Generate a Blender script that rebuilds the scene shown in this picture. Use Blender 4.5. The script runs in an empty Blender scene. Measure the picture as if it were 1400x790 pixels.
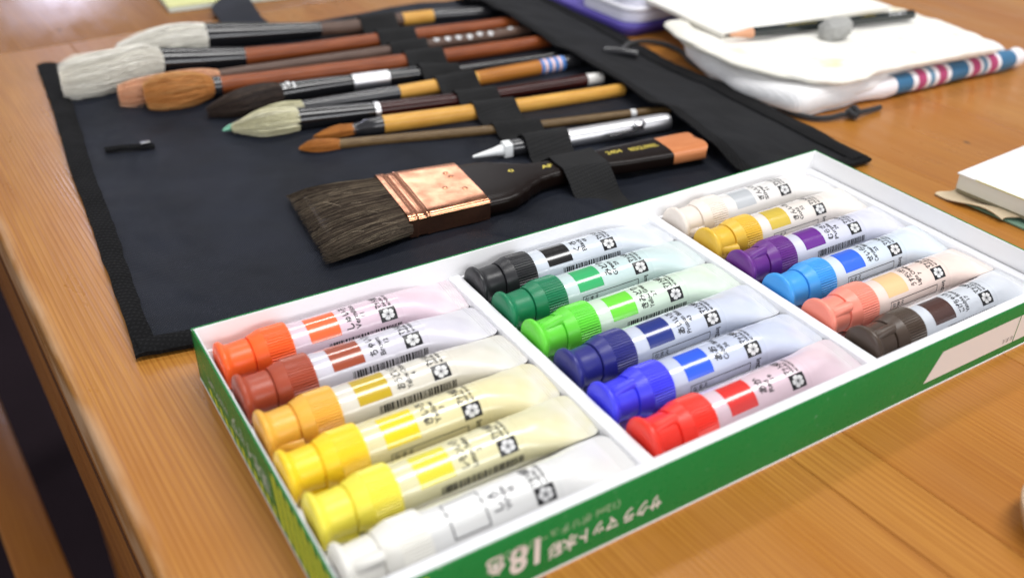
import bpy, bmesh, math, random
from mathutils import Vector, Matrix, noise
S = bpy.context.scene
MM = 0.001
random.seed(7)
def lin(*c):
    return tuple(((v/255)/12.92 if v/255 <= .04045 else ((v/255+.055)/1.055)**2.4) for v in c) + (1.0,)

# ------------------------------------------------------------------ camera
cam_d = bpy.data.cameras.new('camera'); cam = bpy.data.objects.new('camera', cam_d); S.collection.objects.link(cam)
Rt = [[0.8526690655, -0.2686397259, 0.4480939213], [-0.5222177430, -0.4638866607, 0.7156100859], [0.0156234955, -0.8441811795, -0.5358302368]]
cam.matrix_world = Matrix(((Rt[0][0], -Rt[0][1], -Rt[0][2], -0.0517311), (Rt[1][0], -Rt[1][1], -Rt[1][2], -0.3057449),
                           (Rt[2][0], -Rt[2][1], -Rt[2][2], 0.2249103), (0, 0, 0, 1)))
cam_d.sensor_width = 36; cam_d.lens = 33.347; cam_d.clip_start = 0.01; cam_d.clip_end = 100
cam_d.dof.use_dof = True; cam_d.dof.focus_distance = 0.405; cam_d.dof.aperture_fstop = 7.0
S.camera = cam
# ------------------------------------------------------------------ world and lamps
W = bpy.data.worlds.new('World'); S.world = W; W.use_nodes = True
nt = W.node_tree; nt.nodes.clear()
out = nt.nodes.new('ShaderNodeOutputWorld'); bg = nt.nodes.new('ShaderNodeBackground')
geo = nt.nodes.new('ShaderNodeTexCoord'); sep = nt.nodes.new('ShaderNodeSeparateXYZ'); rmp = nt.nodes.new('ShaderNodeValToRGB')
mr = nt.nodes.new('ShaderNodeMapRange'); mr.inputs[1].default_value = -1; mr.inputs[2].default_value = 1
nt.links.new(geo.outputs['Generated'], sep.inputs[0]); nt.links.new(sep.outputs[2], mr.inputs[0]); nt.links.new(mr.outputs[0], rmp.inputs[0])
el = rmp.color_ramp.elements
el[0].position = 0.40; el[0].color = (.12, .09, .07, 1); el[1].position = 1.0; el[1].color = (.62, .63, .66, 1)
e = el.new(.51); e.color = (.62, .60, .60, 1); e = el.new(.62); e.color = (1.0, .99, 1.02, 1); e = el.new(.8); e.color = (.72, .72, .76, 1)
wn = nt.nodes.new('ShaderNodeTexNoise'); wn.inputs['Scale'].default_value = 2.6; wn.inputs['Detail'].default_value = 1; nt.links.new(geo.outputs['Generated'], wn.inputs['Vector'])
wr_ = nt.nodes.new('ShaderNodeValToRGB'); wr_.color_ramp.elements[0].position = .38; wr_.color_ramp.elements[0].color = (.45, .43, .42, 1); wr_.color_ramp.elements[1].position = .62; wr_.color_ramp.elements[1].color = (1.25, 1.25, 1.28, 1)
wm = nt.nodes.new('ShaderNodeMix'); wm.data_type = 'RGBA'; wm.blend_type = 'MULTIPLY'; wm.inputs[0].default_value = 1
nt.links.new(wn.outputs['Fac'], wr_.inputs[0]); nt.links.new(rmp.outputs[0], wm.inputs[6]); nt.links.new(wr_.outputs[0], wm.inputs[7]); nt.links.new(wm.outputs[2], bg.inputs[0]); nt.links.new(bg.outputs[0], out.inputs[0]); bg.inputs[1].default_value = .35
def lamp(name, loc, aim, sx, sy, power, col):
    d = bpy.data.lights.new(name, 'AREA'); d.shape = 'RECTANGLE'; d.size = sx; d.size_y = sy; d.energy = power; d.color = col
    o = bpy.data.objects.new(name, d); S.collection.objects.link(o); o.location = loc
    z = (Vector(loc)-Vector(aim)).normalized(); x = Vector((1, 0, 0)); y = z.cross(x).normalized(); x = y.cross(z)
    o.rotation_euler = Matrix((x, y, z)).transposed().to_euler(); return o
lamp('ceiling_lamp', (0.5, 1.22, 1.8), (0.5, -.05, 0), 1.3, .16, 8.5, (1, .99, .97))
lamp('ceiling_lamp', (0.75, -0.36, 1.8), (0.75, -.36, 0), 2.0, .46, 24, (1, .99, .97))
lamp('window_or_fill_light', (.45, -3.6, 1.15), (.3, -.1, .1), 3.9, .7, 44, (.97, .98, 1.0))
lamp('window_or_fill_light', (.33, 3.4, 1.0), (0.05, .5, 0), .22, .9, 3.2, (.74, .76, 1.0))
lamp('window_or_fill_light', (1.74, 3.3, 1.75), (.14, .08, 0), .62, .42, 1.5, (.95, .97, 1.0))  # added unseen light, placed for its reflection in the copper ferrule
lamp('window_or_fill_light', (-2.6, -.5, 1.0), (0, -.1, 0), 1.6, .9, 15, (.96, .98, 1.0))  # added unseen light that brightens the box's left face and sketchbook pages
S.view_settings.view_transform = 'Standard'; S.view_settings.look = 'None'
S.view_settings.exposure = 0.48; S.view_settings.gamma = 1.0

# ------------------------------------------------------------------ materials
def mat(name, col, rough=.5, metal=0., spec=.5, coat=0., sheen=0., sss=0.):
    m = bpy.data.materials.new(name); m.use_nodes = True
    b = m.node_tree.nodes['Principled BSDF']
    b.inputs['Base Color'].default_value = col; b.inputs['Roughness'].default_value = rough; b.inputs['Metallic'].default_value = metal
    b.inputs['Specular IOR Level'].default_value = spec; b.inputs['Coat Weight'].default_value = coat; b.inputs['Coat Roughness'].default_value = .08
    if sheen: b.inputs['Sheen Weight'].default_value = sheen; b.inputs['Sheen Roughness'].default_value = .5
    if sss:
        b.inputs['Subsurface Weight'].default_value = sss; b.inputs['Subsurface Radius'].default_value = (1, 1, 1); b.inputs['Subsurface Scale'].default_value = .003
    return m
class N:
    def __init__(s, m): s.t = m.node_tree; s.b = s.t.nodes['Principled BSDF']
    def n(s, k, **kw):
        o = s.t.nodes.new('ShaderNode'+k)
        for a, v in kw.items(): setattr(o, a, v)
        return o
    def l(s, a, b): s.t.links.new(a, b)
    def coord(s, sc=(1, 1, 1), which='Object', rot=(0, 0, 0)):
        c = s.n('TexCoord'); m = s.n('Mapping'); m.inputs['Scale'].default_value = sc; m.inputs['Rotation'].default_value = rot
        s.l(c.outputs[which], m.inputs['Vector']); return m.outputs[0]
    def noise(s, vec, scale, det=3, rough=.55, dist=0):
        o = s.n('TexNoise'); o.inputs['Scale'].default_value = scale; o.inputs['Detail'].default_value = det
        o.inputs['Roughness'].default_value = rough; o.inputs['Distortion'].default_value = dist
        s.l(vec, o.inputs['Vector']); return o.outputs['Fac']
    def ramp(s, fac, stops):
        o = s.n('ValToRGB'); e = o.color_ramp.elements
        e[0].position, e[0].color = stops[0]; e[1].position, e[1].color = stops[-1]
        for p, c in stops[1:-1]:
            x = e.new(p); x.color = c
        s.l(fac, o.inputs[0]); return o.outputs[0]
    def mix(s, fac, a, b, mode='MIX'):
        o = s.n('Mix', data_type='RGBA', blend_type=mode)
        for i, v in ((0, fac), (6, a), (7, b)):
            if hasattr(v, 'is_output'): s.l(v, o.inputs[i])
            else: o.inputs[i].default_value = v
        return o.outputs[2]
    def math(s, op, a, b=0.):
        o = s.n('Math', operation=op)
        for i, v in ((0, a), (1, b)):
            if hasattr(v, 'is_output'): s.l(v, o.inputs[i])
            else: o.inputs[i].default_value = v
        return o.outputs[0]
    def bump(s, h, strength=.3, dist=.0005, prev=None):
        o = s.n('Bump'); o.inputs['Strength'].default_value = strength; o.inputs['Distance'].default_value = dist
        s.l(h, o.inputs['Height'])
        if prev: s.l(prev, o.inputs['Normal'])
        s.l(o.outputs[0], s.b.inputs['Normal']); return o.outputs[0]
    def color(s, c): s.l(c, s.b.inputs['Base Color'])
    def rough(s, c): s.l(c, s.b.inputs['Roughness'])

def grey(v): return (v, v, v, 1)
def wood_mat(name, base, dark, pale, gloss=.3, attr=True):
    m = mat(name, base, gloss, coat=.12, spec=.4); k = N(m)
    m.node_tree.nodes['Principled BSDF'].inputs['Coat Roughness'].default_value = .18
    v = k.coord((1, .035, 1)); v2 = k.coord((1, .012, 1))
    if attr:
        a = k.n('Attribute', attribute_name='board'); off = k.n('VectorMath', operation='ADD')
        sc = k.n('VectorMath', operation='SCALE'); sc.inputs['Scale'].default_value = 3.7
        k.l(a.outputs['Vector'], sc.inputs[0]); k.l(v, off.inputs[0]); k.l(sc.outputs[0], off.inputs[1]); v = off.outputs[0]
    warp = k.noise(v, 9, 2)
    # straight softwood grain: fine growth lines whose spacing drifts across the board
    sp = k.n('SeparateXYZ'); k.l(v, sp.inputs[0])
    ph = k.math('ADD', k.math('MULTIPLY', sp.outputs[0], 2900.), k.math('MULTIPLY', warp, 95.))
    w = k.math('MULTIPLY_ADD', k.math('SINE', ph), .5); w.node.inputs[2].default_value = .5
    w = k.math('POWER', w, 2.2)
    patch = k.ramp(k.noise(k.coord((1, .12, 1)), 30, 2), [(.35, grey(0)), (.65, grey(1))])
    lines = k.math('MULTIPLY', w, k.math('MULTIPLY_ADD', patch, .55)); lines.node.inputs[1].default_value = .42
    fib = k.noise(v2, 900, 4, .65); broad = k.noise(v, 22, 3); blot = k.noise(k.coord((1, .45, 1)), 16, 3)
    c = k.mix(k.ramp(broad, [(.3, grey(0)), (.72, grey(1))]), base, pale)
    c = k.mix(k.math('MULTIPLY', lines, .42), c, dark)
    c = k.mix(k.ramp(fib, [(.38, grey(.5)), (.62, grey(0))]), c, dark)
    c = k.mix(k.ramp(blot, [(.45, grey(0)), (.8, grey(.45))]), c, tuple(dark[i]*1.25 for i in range(3))+(1,))
    if attr:
        t = k.n('Attribute', attribute_name='board')
        c = k.mix(k.math('MULTIPLY', t.outputs['Fac'], .55), c, (dark[0]*1.25, dark[1]*1.2, dark[2]*1.25, 1))
    # wear: dark specks and small dents, a few pale scuffs
    vo = k.n('TexVoronoi'); vo.inputs['Scale'].default_value = 42; k.l(k.coord((1, .6, 1)), vo.inputs['Vector'])
    gate = k.noise(k.coord(), 21, 1)
    spk = k.math('MULTIPLY', k.ramp(vo.outputs['Distance'], [(.035, grey(1)), (.075, grey(0))]), k.ramp(gate, [(.52, grey(0)), (.57, grey(.85))]))
    c = k.mix(spk, c, (.06, .035, .02, 1))
    sc = k.noise(k.coord((1, .09, 1), rot=(0, 0, .9)), 120, 2)
    c = k.mix(k.ramp(sc, [(.74, grey(0)), (.8, grey(.35))]), c, (.55, .42, .3, 1))
    if attr:      # varnish rubbed pale along the long edge, its bright highlight painted in too
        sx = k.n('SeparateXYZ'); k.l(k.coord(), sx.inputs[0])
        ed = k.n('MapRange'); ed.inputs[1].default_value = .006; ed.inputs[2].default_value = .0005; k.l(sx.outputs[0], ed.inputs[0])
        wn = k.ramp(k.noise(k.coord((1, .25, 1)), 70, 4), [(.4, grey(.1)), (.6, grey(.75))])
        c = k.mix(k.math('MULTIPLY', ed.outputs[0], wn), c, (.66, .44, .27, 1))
    k.color(c)
    rr = k.ramp(k.noise(k.coord((1, .3, 1)), 60, 4), [(.3, grey(gloss-.06)), (.75, grey(gloss+.16))]); k.rough(rr)
    h = k.math('ADD', k.math('MULTIPLY', lines, .7), k.math('MULTIPLY', fib, .5))
    k.bump(h, .22, .00025)
    return m
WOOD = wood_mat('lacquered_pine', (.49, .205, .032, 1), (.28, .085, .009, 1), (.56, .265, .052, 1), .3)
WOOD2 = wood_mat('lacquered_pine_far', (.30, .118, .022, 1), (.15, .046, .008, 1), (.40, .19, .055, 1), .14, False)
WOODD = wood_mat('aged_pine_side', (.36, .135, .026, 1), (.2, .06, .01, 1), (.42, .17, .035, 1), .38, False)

def weave_mat(name, col, scale, rough=.75, bump=.5, sheen=.25, var=.35, diag=0.0, spec=.12, crease=0.):
    m = mat(name, col, rough, spec=spec, sheen=sheen); k = N(m)
    v = k.coord((1, 1, 1), rot=(0, 0, diag))
    a = k.n('TexWave', wave_type='BANDS', bands_direction='X'); a.inputs['Scale'].default_value = scale; a.inputs['Distortion'].default_value = .6
    b = k.n('TexWave', wave_type='BANDS', bands_direction='Y'); b.inputs['Scale'].default_value = scale*.8; b.inputs['Distortion'].default_value = .6
    k.l(v, a.inputs['Vector']); k.l(v, b.inputs['Vector'])
    h = k.math('MULTIPLY', a.outputs['Fac'], b.outputs['Fac'])
    nz = k.noise(k.coord(), 26, 3); nf = k.noise(k.coord(), 900, 2)
    lo = tuple(c*(1-var) for c in col[:3])+(1,); hi = tuple(c*(1+var) for c in col[:3])+(1,)
    c = k.mix(k.ramp(nz, [(.3, grey(0)), (.7, grey(1))]), lo, hi)
    c = k.mix(k.math('MULTIPLY', h, .6), c, tuple(min(1, x*1.7+.004) for x in col[:3])+(1,))
    c = k.mix(k.ramp(nf, [(.62, grey(0)), (.75, grey(.12))]), c, tuple(min(1, x+.12) for x in col[:3])+(1,))
    k.color(c); b0 = None
    if crease: b0 = k.bump(k.noise(k.coord((1, .55, 1), rot=(0, 0, .5)), 17, 2, .5, .6), crease, .012)
    k.bump(k.math('ADD', h, k.math('MULTIPLY', nf, .6)), bump, .0003, b0); return m
NYLON = weave_mat('navy_nylon', (.0060, .0080, .0145, 1), 300, .55, .5, .02, .4, .78, .17, .9)
WEBBING = weave_mat('black_webbing', (.0042, .0042, .0048, 1), 150, .85, 1., .02, .4, .5)
ELASTIC = weave_mat('black_elastic', (.0165, .0165, .0170, 1), 230, .9, .9, .03, .35)
FLAPCLOTH = weave_mat('black_canvas', (.0075, .0079, .0094, 1), 300, .75, .5, .03, .35, .78, .14, .6)
CORD = mat('black_cord', (.008, .008, .01, 1), .75, sheen=.2)
CREAM = weave_mat('cream_cotton', (.82, .80, .73, 1), 300, .9, .22, .1, .03, 0., .12, .4)
k = N(CREAM); old = k.b.inputs['Base Color'].links[0].from_socket
k.color(k.mix(k.ramp(k.noise(k.coord(), 34, 3), [(.6, grey(0)), (.72, grey(.7))]), old, (.74, .62, .33, 1)))
TERRY = weave_mat('white_terry', (.82, .82, .83, 1), 190, .95, .7, .1, .03, 0., .12, .45)
PAPER = mat('cream_paper', (.84, .82, .76, 1), .85)

def plastic(name, col, rough=.38, var=.09, sss=.12, spec=.45):
    m = mat(name, col, rough, spec=spec, sss=sss); k = N(m)
    nz = k.noise(k.coord(), 70, 4)
    k.rough(k.ramp(nz, [(.3, grey(rough-.07)), (.75, grey(rough+.12))]))
    lo = tuple(c*(1-var) for c in col[:3])+(1,); hi = tuple(min(1, c*(1+var)) for c in col[:3])+(1,)
    k.color(k.mix(k.noise(k.coord(), 120, 3), lo, hi)); k.bump(k.noise(k.coord(), 500, 2), .06, .0002)
    return m
def gloss(name, col, rough=.14, coat=.6): return mat(name, col, rough, coat=coat)
WHITECARD = mat('white_card', (.84, .84, .85, 1), .55)
TRAYPL = plastic('white_tray_plastic', (.82, .825, .85, 1), .4, .015)
BLACKINK = mat('black_ink', (.009, .009, .011, 1), .3)
GREYINK = mat('grey_ink', (.12, .12, .13, 1), .4)
WHITEINK = mat('white_ink', (.70, .70, .70, 1), .4)
CARDPINK = mat('label_paper', (.80, .75, .71, 1), .5)
GOLDINK = mat('gold_ink', (.62, .50, .08, 1), .4)
LACQ = gloss('black_lacquer', (.008, .008, .009, 1), .16)
DKLACQ = gloss('dark_grey_lacquer', (.022, .022, .025, 1), .25)
BROWNLACQ = mat('dark_brown_lacquer', (.008, .004, .003, 1), .32, spec=.22)
def handle_wood(name, col, dark, rough=.35, coat=.15):
    m = mat(name, col, rough, coat=coat*.4, spec=.25); k = N(m)
    g = k.noise(k.coord((.06, 1, 1)), 700, 3); b = k.noise(k.coord((.3, 1, 1)), 60, 2)
    c = k.mix(k.ramp(g, [(.35, grey(.6)), (.65, grey(0))]), col, dark)
    c = k.mix(k.ramp(b, [(.4, grey(0)), (.75, grey(.5))]), c, dark); k.color(c); return m
REDWOOD = handle_wood('red_brown_wood', lin(150, 80, 40), lin(102, 46, 20))
GREYWOOD = handle_wood('grey_brown_wood', lin(105, 82, 70), lin(70, 52, 44))
OLIVEWOOD = handle_wood('olive_brown_wood', lin(118, 95, 62), lin(82, 62, 36))
BAMBOO = handle_wood('bamboo', lin(222, 172, 84), lin(190, 132, 50))
BAMBOOD = handle_wood('dark_bamboo', lin(196, 130, 52), lin(146, 86, 30))
MAROON = handle_wood('maroon_wood', lin(66, 26, 22), lin(36, 12, 10), .2, .3)
BEECH = handle_wood('varnished_beech', lin(214, 140, 92), lin(190, 112, 66))
TANWOOD = handle_wood('smoked_bamboo', lin(128, 98, 66), lin(86, 62, 40))
STEEL = mat('brushed_silver', (.80, .80, .82, 1), .42, 1.0)
CHROME = mat('chrome', (.9, .9, .92, 1), .06, 1.0)
COPPER = mat('copper', (.93, .52, .33, 1), .16, 1.0)
k = N(COPPER); nz = k.noise(k.coord(), 26, 1); k.rough(k.ramp(k.noise(k.coord(), 130, 4), [(.3, grey(.10)), (.75, grey(.26))]))
k.color(k.mix(k.ramp(k.noise(k.coord(), 60, 4), [(.4, grey(0)), (.75, grey(.7))]), (.86, .40, .23, 1), (.50, .20, .11, 1))); k.bump(nz, .30, .005)
def hair_mat(name, a, b, c=None):
    m = mat(name, a, .55, spec=.3); k = N(m); at = k.n('Attribute', attribute_name='strand')
    stops = [(0., a), (.6, b), (1., c or b)]
    col = k.ramp(at.outputs['Fac'], stops)
    n2 = k.noise(k.coord((.12, 1, 1)), 900, 2); col = k.mix(k.ramp(n2, [(.4, grey(.35)), (.65, grey(0))]), col, tuple(x*.55 for x in a[:3])+(1,))
    k.color(col); return m
HAIRWHITE = hair_mat('white_goat_hair', lin(222, 217, 203), lin(240, 237, 226), lin(250, 248, 242))
HAIRPALE = hair_mat('pale_hair', lin(196, 190, 150), lin(218, 214, 180), lin(232, 228, 205))
HAIRPINK = hair_mat('pale_orange_hair', lin(206, 146, 108), lin(226, 168, 130), lin(234, 190, 158))
HAIRORANGE = hair_mat('orange_hair', lin(176, 106, 46), lin(206, 140, 76), lin(214, 172, 112))
HAIRRED = hair_mat('red_sable_hair', lin(150, 86, 30), lin(186, 116, 48), lin(208, 140, 66))
HAIRDARK = hair_mat('dark_brown_hair', lin(32, 25, 23), lin(54, 42, 37), lin(92, 76, 64))
HAIRBADGER = hair_mat('badger_hair', lin(44, 37, 33), lin(106, 92, 80), lin(172, 156, 132))

# ------------------------------------------------------------------ helpers
def obj(name, me, m=None, parent=None, loc=None, rot=None):
    o = bpy.data.objects.new(name, me); S.collection.objects.link(o)
    if m is not None:
        if isinstance(m, (list, tuple)):
            for x in m: me.materials.append(x)
        elif me is not None:
            if len(me.materials) == 0: me.materials.append(m)
            o.material_slots[0].link = 'OBJECT'; o.material_slots[0].material = m
    if parent: o.parent = parent
    if loc is not None: o.location = loc
    if rot is not None: o.rotation_euler = rot
    return o
def tag(o, label, cat, group=None, kind=None):
    o['label'] = label; o['category'] = cat
    if group: o['group'] = group
    if kind: o['kind'] = kind
    return o
def thing(name, label, cat, loc=(0, 0, 0), rz=0, group=None):
    o = bpy.data.objects.new(name, None); S.collection.objects.link(o); o.location = loc; o.rotation_euler = (0, 0, rz); o.empty_display_size = .01
    return tag(o, label, cat, group)
class MB:
    def __init__(s): s.v = []; s.f = []; s.mi = []; s.att = []
    def add(s, vs, fs, mi=0, att=0.):
        o = len(s.v); s.v += [Vector(v) for v in vs]; s.f += [tuple(i+o for i in f) for f in fs]; s.mi += [mi]*len(fs); s.att += [att]*len(vs); return s
    def mesh(s, name, smooth=35, attname=None, scale=MM, recalc=True):
        me = bpy.data.meshes.new(name); me.from_pydata([v*scale for v in s.v], [], s.f); me.polygons.foreach_set('material_index', s.mi)
        if attname:
            a = me.attributes.new(attname, 'FLOAT', 'POINT'); a.data.foreach_set('value', s.att)
        if recalc:
            bm = bmesh.new(); bm.from_mesh(me); bmesh.ops.recalc_face_normals(bm, faces=bm.faces); bm.to_mesh(me); bm.free()
        if smooth:
            me.shade_smooth(); me.set_sharp_from_angle(angle=math.radians(smooth))
        me.update(); return me
    def box(s, a, b, mi=0, att=0., bev=0):
        (x0, y0, z0), (x1, y1, z1) = a, b
        if not bev:
            return s.add([(x0, y0, z0), (x1, y0, z0), (x1, y1, z0), (x0, y1, z0), (x0, y0, z1), (x1, y0, z1), (x1, y1, z1), (x0, y1, z1)],
                  [(3, 2, 1, 0), (4, 5, 6, 7), (0, 1, 5, 4), (1, 2, 6, 5), (2, 3, 7, 6), (3, 0, 4, 7)], mi, att)
        bm = bmesh.new(); r = bmesh.ops.create_cube(bm, size=1)
        for v in bm.verts: v.co = Vector(((x0+x1)/2+v.co.x*(x1-x0), (y0+y1)/2+v.co.y*(y1-y0), (z0+z1)/2+v.co.z*(z1-z0)))
        bmesh.ops.bevel(bm, geom=bm.edges[:]+bm.verts[:], offset=bev, segments=3, profile=.5, affect='EDGES')
        bm.verts.index_update(); s.add([v.co.copy() for v in bm.verts], [tuple(v.index for v in f.verts) for f in bm.faces], mi, att); bm.free(); return s
    def loft(s, rings, cap=True, mi=0, att=None, close=True):
        n = len(rings[0]); vs = [p for r in rings for p in r]; fs = []
        for i in range(len(rings)-1):
            for j in range(n if close else n-1):
                fs.append((i*n+j, i*n+(j+1) % n, (i+1)*n+(j+1) % n, (i+1)*n+j))
        if cap: fs.append(tuple(reversed(range(n)))); fs.append(tuple((len(rings)-1)*n+j for j in range(n)))
        return s.add(vs, fs, mi, 0. if att is None else att)
def ring(c, side, up, w, t, ex=2., seg=24):
    r = []
    for i in range(seg):
        a = 2*math.pi*i/seg; ca, sa = math.cos(a), math.sin(a)
        r.append(c + side*(w*math.copysign(abs(ca)**(2/ex), ca)) + up*(t*math.copysign(abs(sa)**(2/ex), sa)))
    return r
def frames(pts):
    pts = [Vector(p) for p in pts]; out = []
    for i, p in enumerate(pts):
        d = (pts[min(i+1, len(pts)-1)]-pts[max(i-1, 0)]).normalized()
        side = Vector((0, 0, 1)).cross(d)
        side = side.normalized() if side.length > 1e-4 else Vector((0, 1, 0))
        out.append((p, d, side, d.cross(side)))
    return out
def tube(pts, rad, seg=20, squash=1., mb=None, ex=2., cap=True):
    mb = mb or MB(); mb.loft([ring(p, s_, u, r, r*squash, ex, seg) for (p, d, s_, u), r in zip(frames(pts), rad)], cap); return mb
def resample(pts, n, closed=False):
    P = [Vector(p) for p in pts]; P = P+[P[0]] if closed else P
    L = [0]
    for a, b in zip(P, P[1:]): L.append(L[-1]+(b-a).length)
    res = []
    for i in range(n):
        t = L[-1]*i/(n if closed else n-1); j = 0
        while j < len(L)-2 and L[j+1] < t: j += 1
        q = (t-L[j])/max(1e-9, L[j+1]-L[j]); res.append(P[j].lerp(P[j+1], q))
    return res
def smoothpath(pts, n):
    P = [Vector(p) for p in pts]; out = []
    for i in range(len(P)-1):
        a, b, c, d = P[max(i-1, 0)], P[i], P[i+1], P[min(i+2, len(P)-1)]
        for k_ in range(n):
            t = k_/n; out.append(.5*((2*b)+(c-a)*t+(2*a-5*b+4*c-d)*t*t+(3*b-a-3*c+d)*t**3))
    return out+[P[-1]]
def interp(x, T):
    if x <= T[0][0]: return T[0][1]
    for (a, p), (b, q) in zip(T, T[1:]):
        if x <= b:
            t = (x-a)/(b-a); return p+(q-p)*t
    return T[-1][1]
def sinterp(x, T):
    if x <= T[0][0]: return T[0][1]
    for (a, p), (b, q) in zip(T, T[1:]):
        if x <= b:
            t = (x-a)/(b-a); t = t*t*(3-2*t); return p+(q-p)*t
    return T[-1][1]
def sheet(xs, ys, fn, thick=1., mb=None):
    """grid surface fn(u, v) -> point, closed below to give it thickness"""
    mb = mb or MB(); n, m_ = len(xs), len(ys)
    top = [Vector(fn(x, y)) for y in ys for x in xs]; bot = [p-Vector((0, 0, thick)) for p in top]; o = n*m_
    fs = []
    for j in range(m_-1):
        for i in range(n-1):
            a = j*n+i; fs.append((a, a+1, a+n+1, a+n)); fs.append((o+a, o+a+n, o+a+n+1, o+a+1))
    for i in range(n-1):
        fs.append((i, o+i, o+i+1, i+1)); a = (m_-1)*n+i; fs.append((a, a+1, o+a+1, o+a))
    for j in range(m_-1):
        a = j*n; fs.append((a, a+n, o+a+n, o+a)); a = j*n+n-1; fs.append((a, o+a, o+a+n, a+n))
    return mb.add(top+bot, fs)
def lsp(a, b, n): return [a+(b-a)*i/(n-1) for i in range(n)]
def fbm(x, y, sc, seed=0): return noise.fractal(Vector((x*sc, y*sc, seed*7.3)), 1., 2., 3)

# text as flat triangles (built-in font with its own fallback for kana and kanji)
_txt = {}
def text_tris(s, bold=0.):
    key = (s, bold)
    if key not in _txt:
        cu = bpy.data.curves.new('t', 'FONT'); cu.body = s; cu.size = 1.; cu.resolution_u = 3; cu.offset = bold
        o = bpy.data.objects.new('t', cu); S.collection.objects.link(o)
        me = o.evaluated_get(bpy.context.evaluated_depsgraph_get()).to_mesh()
        bpy.context.view_layer.update()
        me = o.evaluated_get(bpy.context.evaluated_depsgraph_get()).to_mesh()
        vs = [v.co.copy() for v in me.vertices]; fs = [tuple(f.vertices) for f in me.polygons]
        _txt[key] = (vs, fs); bpy.data.objects.remove(o); bpy.data.curves.remove(cu)
    return _txt[key]
def text_bm(items, bold=0.):
    """items: (string, height, u, v, width or None, bold) laid out in mm in the print's own plane"""
    vs, fs = [], []
    for it in items:
        s, h, u, v, wd, bo = it
        tv, tf = text_tris(s, bo)
        if not tv: continue
        x0 = min(p.x for p in tv); x1 = max(p.x for p in tv); k_ = h
        kx = wd/(x1-x0) if wd else k_
        o = len(vs); vs += [Vector((u+(p.x-x0)*kx, v+p.y*k_, 0)) for p in tv]; fs += [tuple(i+o for i in f) for f in tf]
    return vs, fs
def quad_items(rects):
    vs, fs = [], []
    for (u0, v0, u1, v1) in rects:
        o = len(vs); vs += [Vector((u0, v0, 0)), Vector((u1, v0, 0)), Vector((u1, v1, 0)), Vector((u0, v1, 0))]; fs.append((o, o+1, o+2, o+3))
    return vs, fs
def poly(pts): return [Vector((p[0], p[1], 0)) for p in pts], [tuple(range(len(pts)))]
def wrap_mesh(name, vf, fn, step=1.1, axis=0):
    bm = bmesh.new(); vs, fs = vf; bv = [bm.verts.new(v) for v in vs]
    for f in fs:
        try: bm.faces.new([bv[i] for i in f])
        except ValueError: pass
    lo = min(v[axis] for v in vs); hi = max(v[axis] for v in vs); no = Vector((0, 0, 0)); no[axis] = 1
    if step:
        t = lo+step
        while t < hi:
            co = Vector((0, 0, 0)); co[axis] = t
            bmesh.ops.bisect_plane(bm, geom=bm.verts[:]+bm.edges[:]+bm.faces[:], plane_co=co, plane_no=no); t += step
    bmesh.ops.triangulate(bm, faces=bm.faces[:])
    for v in bm.verts: v.co = Vector(fn(v.co))*MM
    me = bpy.data.meshes.new(name); bm.to_mesh(me); bm.free(); me.shade_smooth(); return me

# ------------------------------------------------------------------ floor, tables, bench
mb = MB(); mb.add([(-3000, -2500, -720), (4000, -2500, -720), (4000, 4500, -720), (-3000, 4500, -720)], [(0, 1, 2, 3)])
FLOORM = mat('dark_floor', (.012, .009, .014, 1), .9, spec=.1)
k = N(FLOORM); k.color(k.mix(k.noise(k.coord(), 6, 4), (.022, .014, .018, 1), (.040, .026, .034, 1)))
obj('floor', mb.mesh('floor', 0), FLOORM)['kind'] = 'structure'

TROT = math.radians(2.88)
table = thing('wooden_table', 'varnished pine table of joined boards that everything rests on', 'table', (-.043, .003, 0), TROT)
seams = [0, 96, 198.5, 224.5, 318, 436, 540, 655, 770, 900, 1040, 1200]
mb = MB(); rnd = [.1, .22, .06, .42, .0, .30, .12, .5, .1, .3, .2, .4]
for i in range(len(seams)-1):
    x0, x1 = seams[i], seams[i+1]; g = .10
    y0, y1 = -620, 438; r = 4.5 if i == 0 else .5
    prof = []
    if i == 0:
        for a in range(7):
            t = math.pi/2*a/6; prof.append((x0+r-r*math.cos(t), -r+r*math.sin(t)))
        prof = [(x0, -28)]+prof
    else: prof = [(x0+g, -28), (x0+g, -.45), (x0+g+.45, 0)]
    prof += [(x1-g-.45, 0), (x1-g, -.45), (x1-g, -28)]
    ys = [y0, y1-4, y1-1.2, y1]; dz = [0, 0, -.9, -3.5]
    mb.loft([[Vector((px, yy, pz+(d if pz > -20 else 0))) for px, pz in prof] for yy, d in zip(ys, dz)], True, 0, rnd[i])
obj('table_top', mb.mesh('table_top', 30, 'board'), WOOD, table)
mb = MB(); mb.box((1.5, -560, -138), (22, 420, -28.5), bev=1.5)
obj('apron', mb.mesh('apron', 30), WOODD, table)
mb = MB(); mb.box((.8, -560, -52), (1.6, 420, -49)); obj('apron_groove_shade', mb.mesh('apron_groove_shade', 0), mat('groove_shade', (.1, .035, .008, 1), .6), table)  # dark strip on the apron face; the groove's shade is its colour
for ly in (-560, 370):
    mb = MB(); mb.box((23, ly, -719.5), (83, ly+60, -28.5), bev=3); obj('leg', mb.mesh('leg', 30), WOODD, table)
t2 = thing('wooden_table', 'second wooden table with glossy top butting against the far edge', 'table', (-.043, .003, 0), math.radians(3.6))
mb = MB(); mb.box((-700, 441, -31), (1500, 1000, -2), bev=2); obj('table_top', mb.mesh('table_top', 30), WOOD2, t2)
for lx, ly in ((-660, 480), (1400, 480), (-660, 920), (1400, 920)):
    mb = MB(); mb.box((lx, ly, -719.5), (lx+55, ly+55, -31.5), bev=3); obj('leg', mb.mesh('leg', 30), WOODD, t2)
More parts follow.
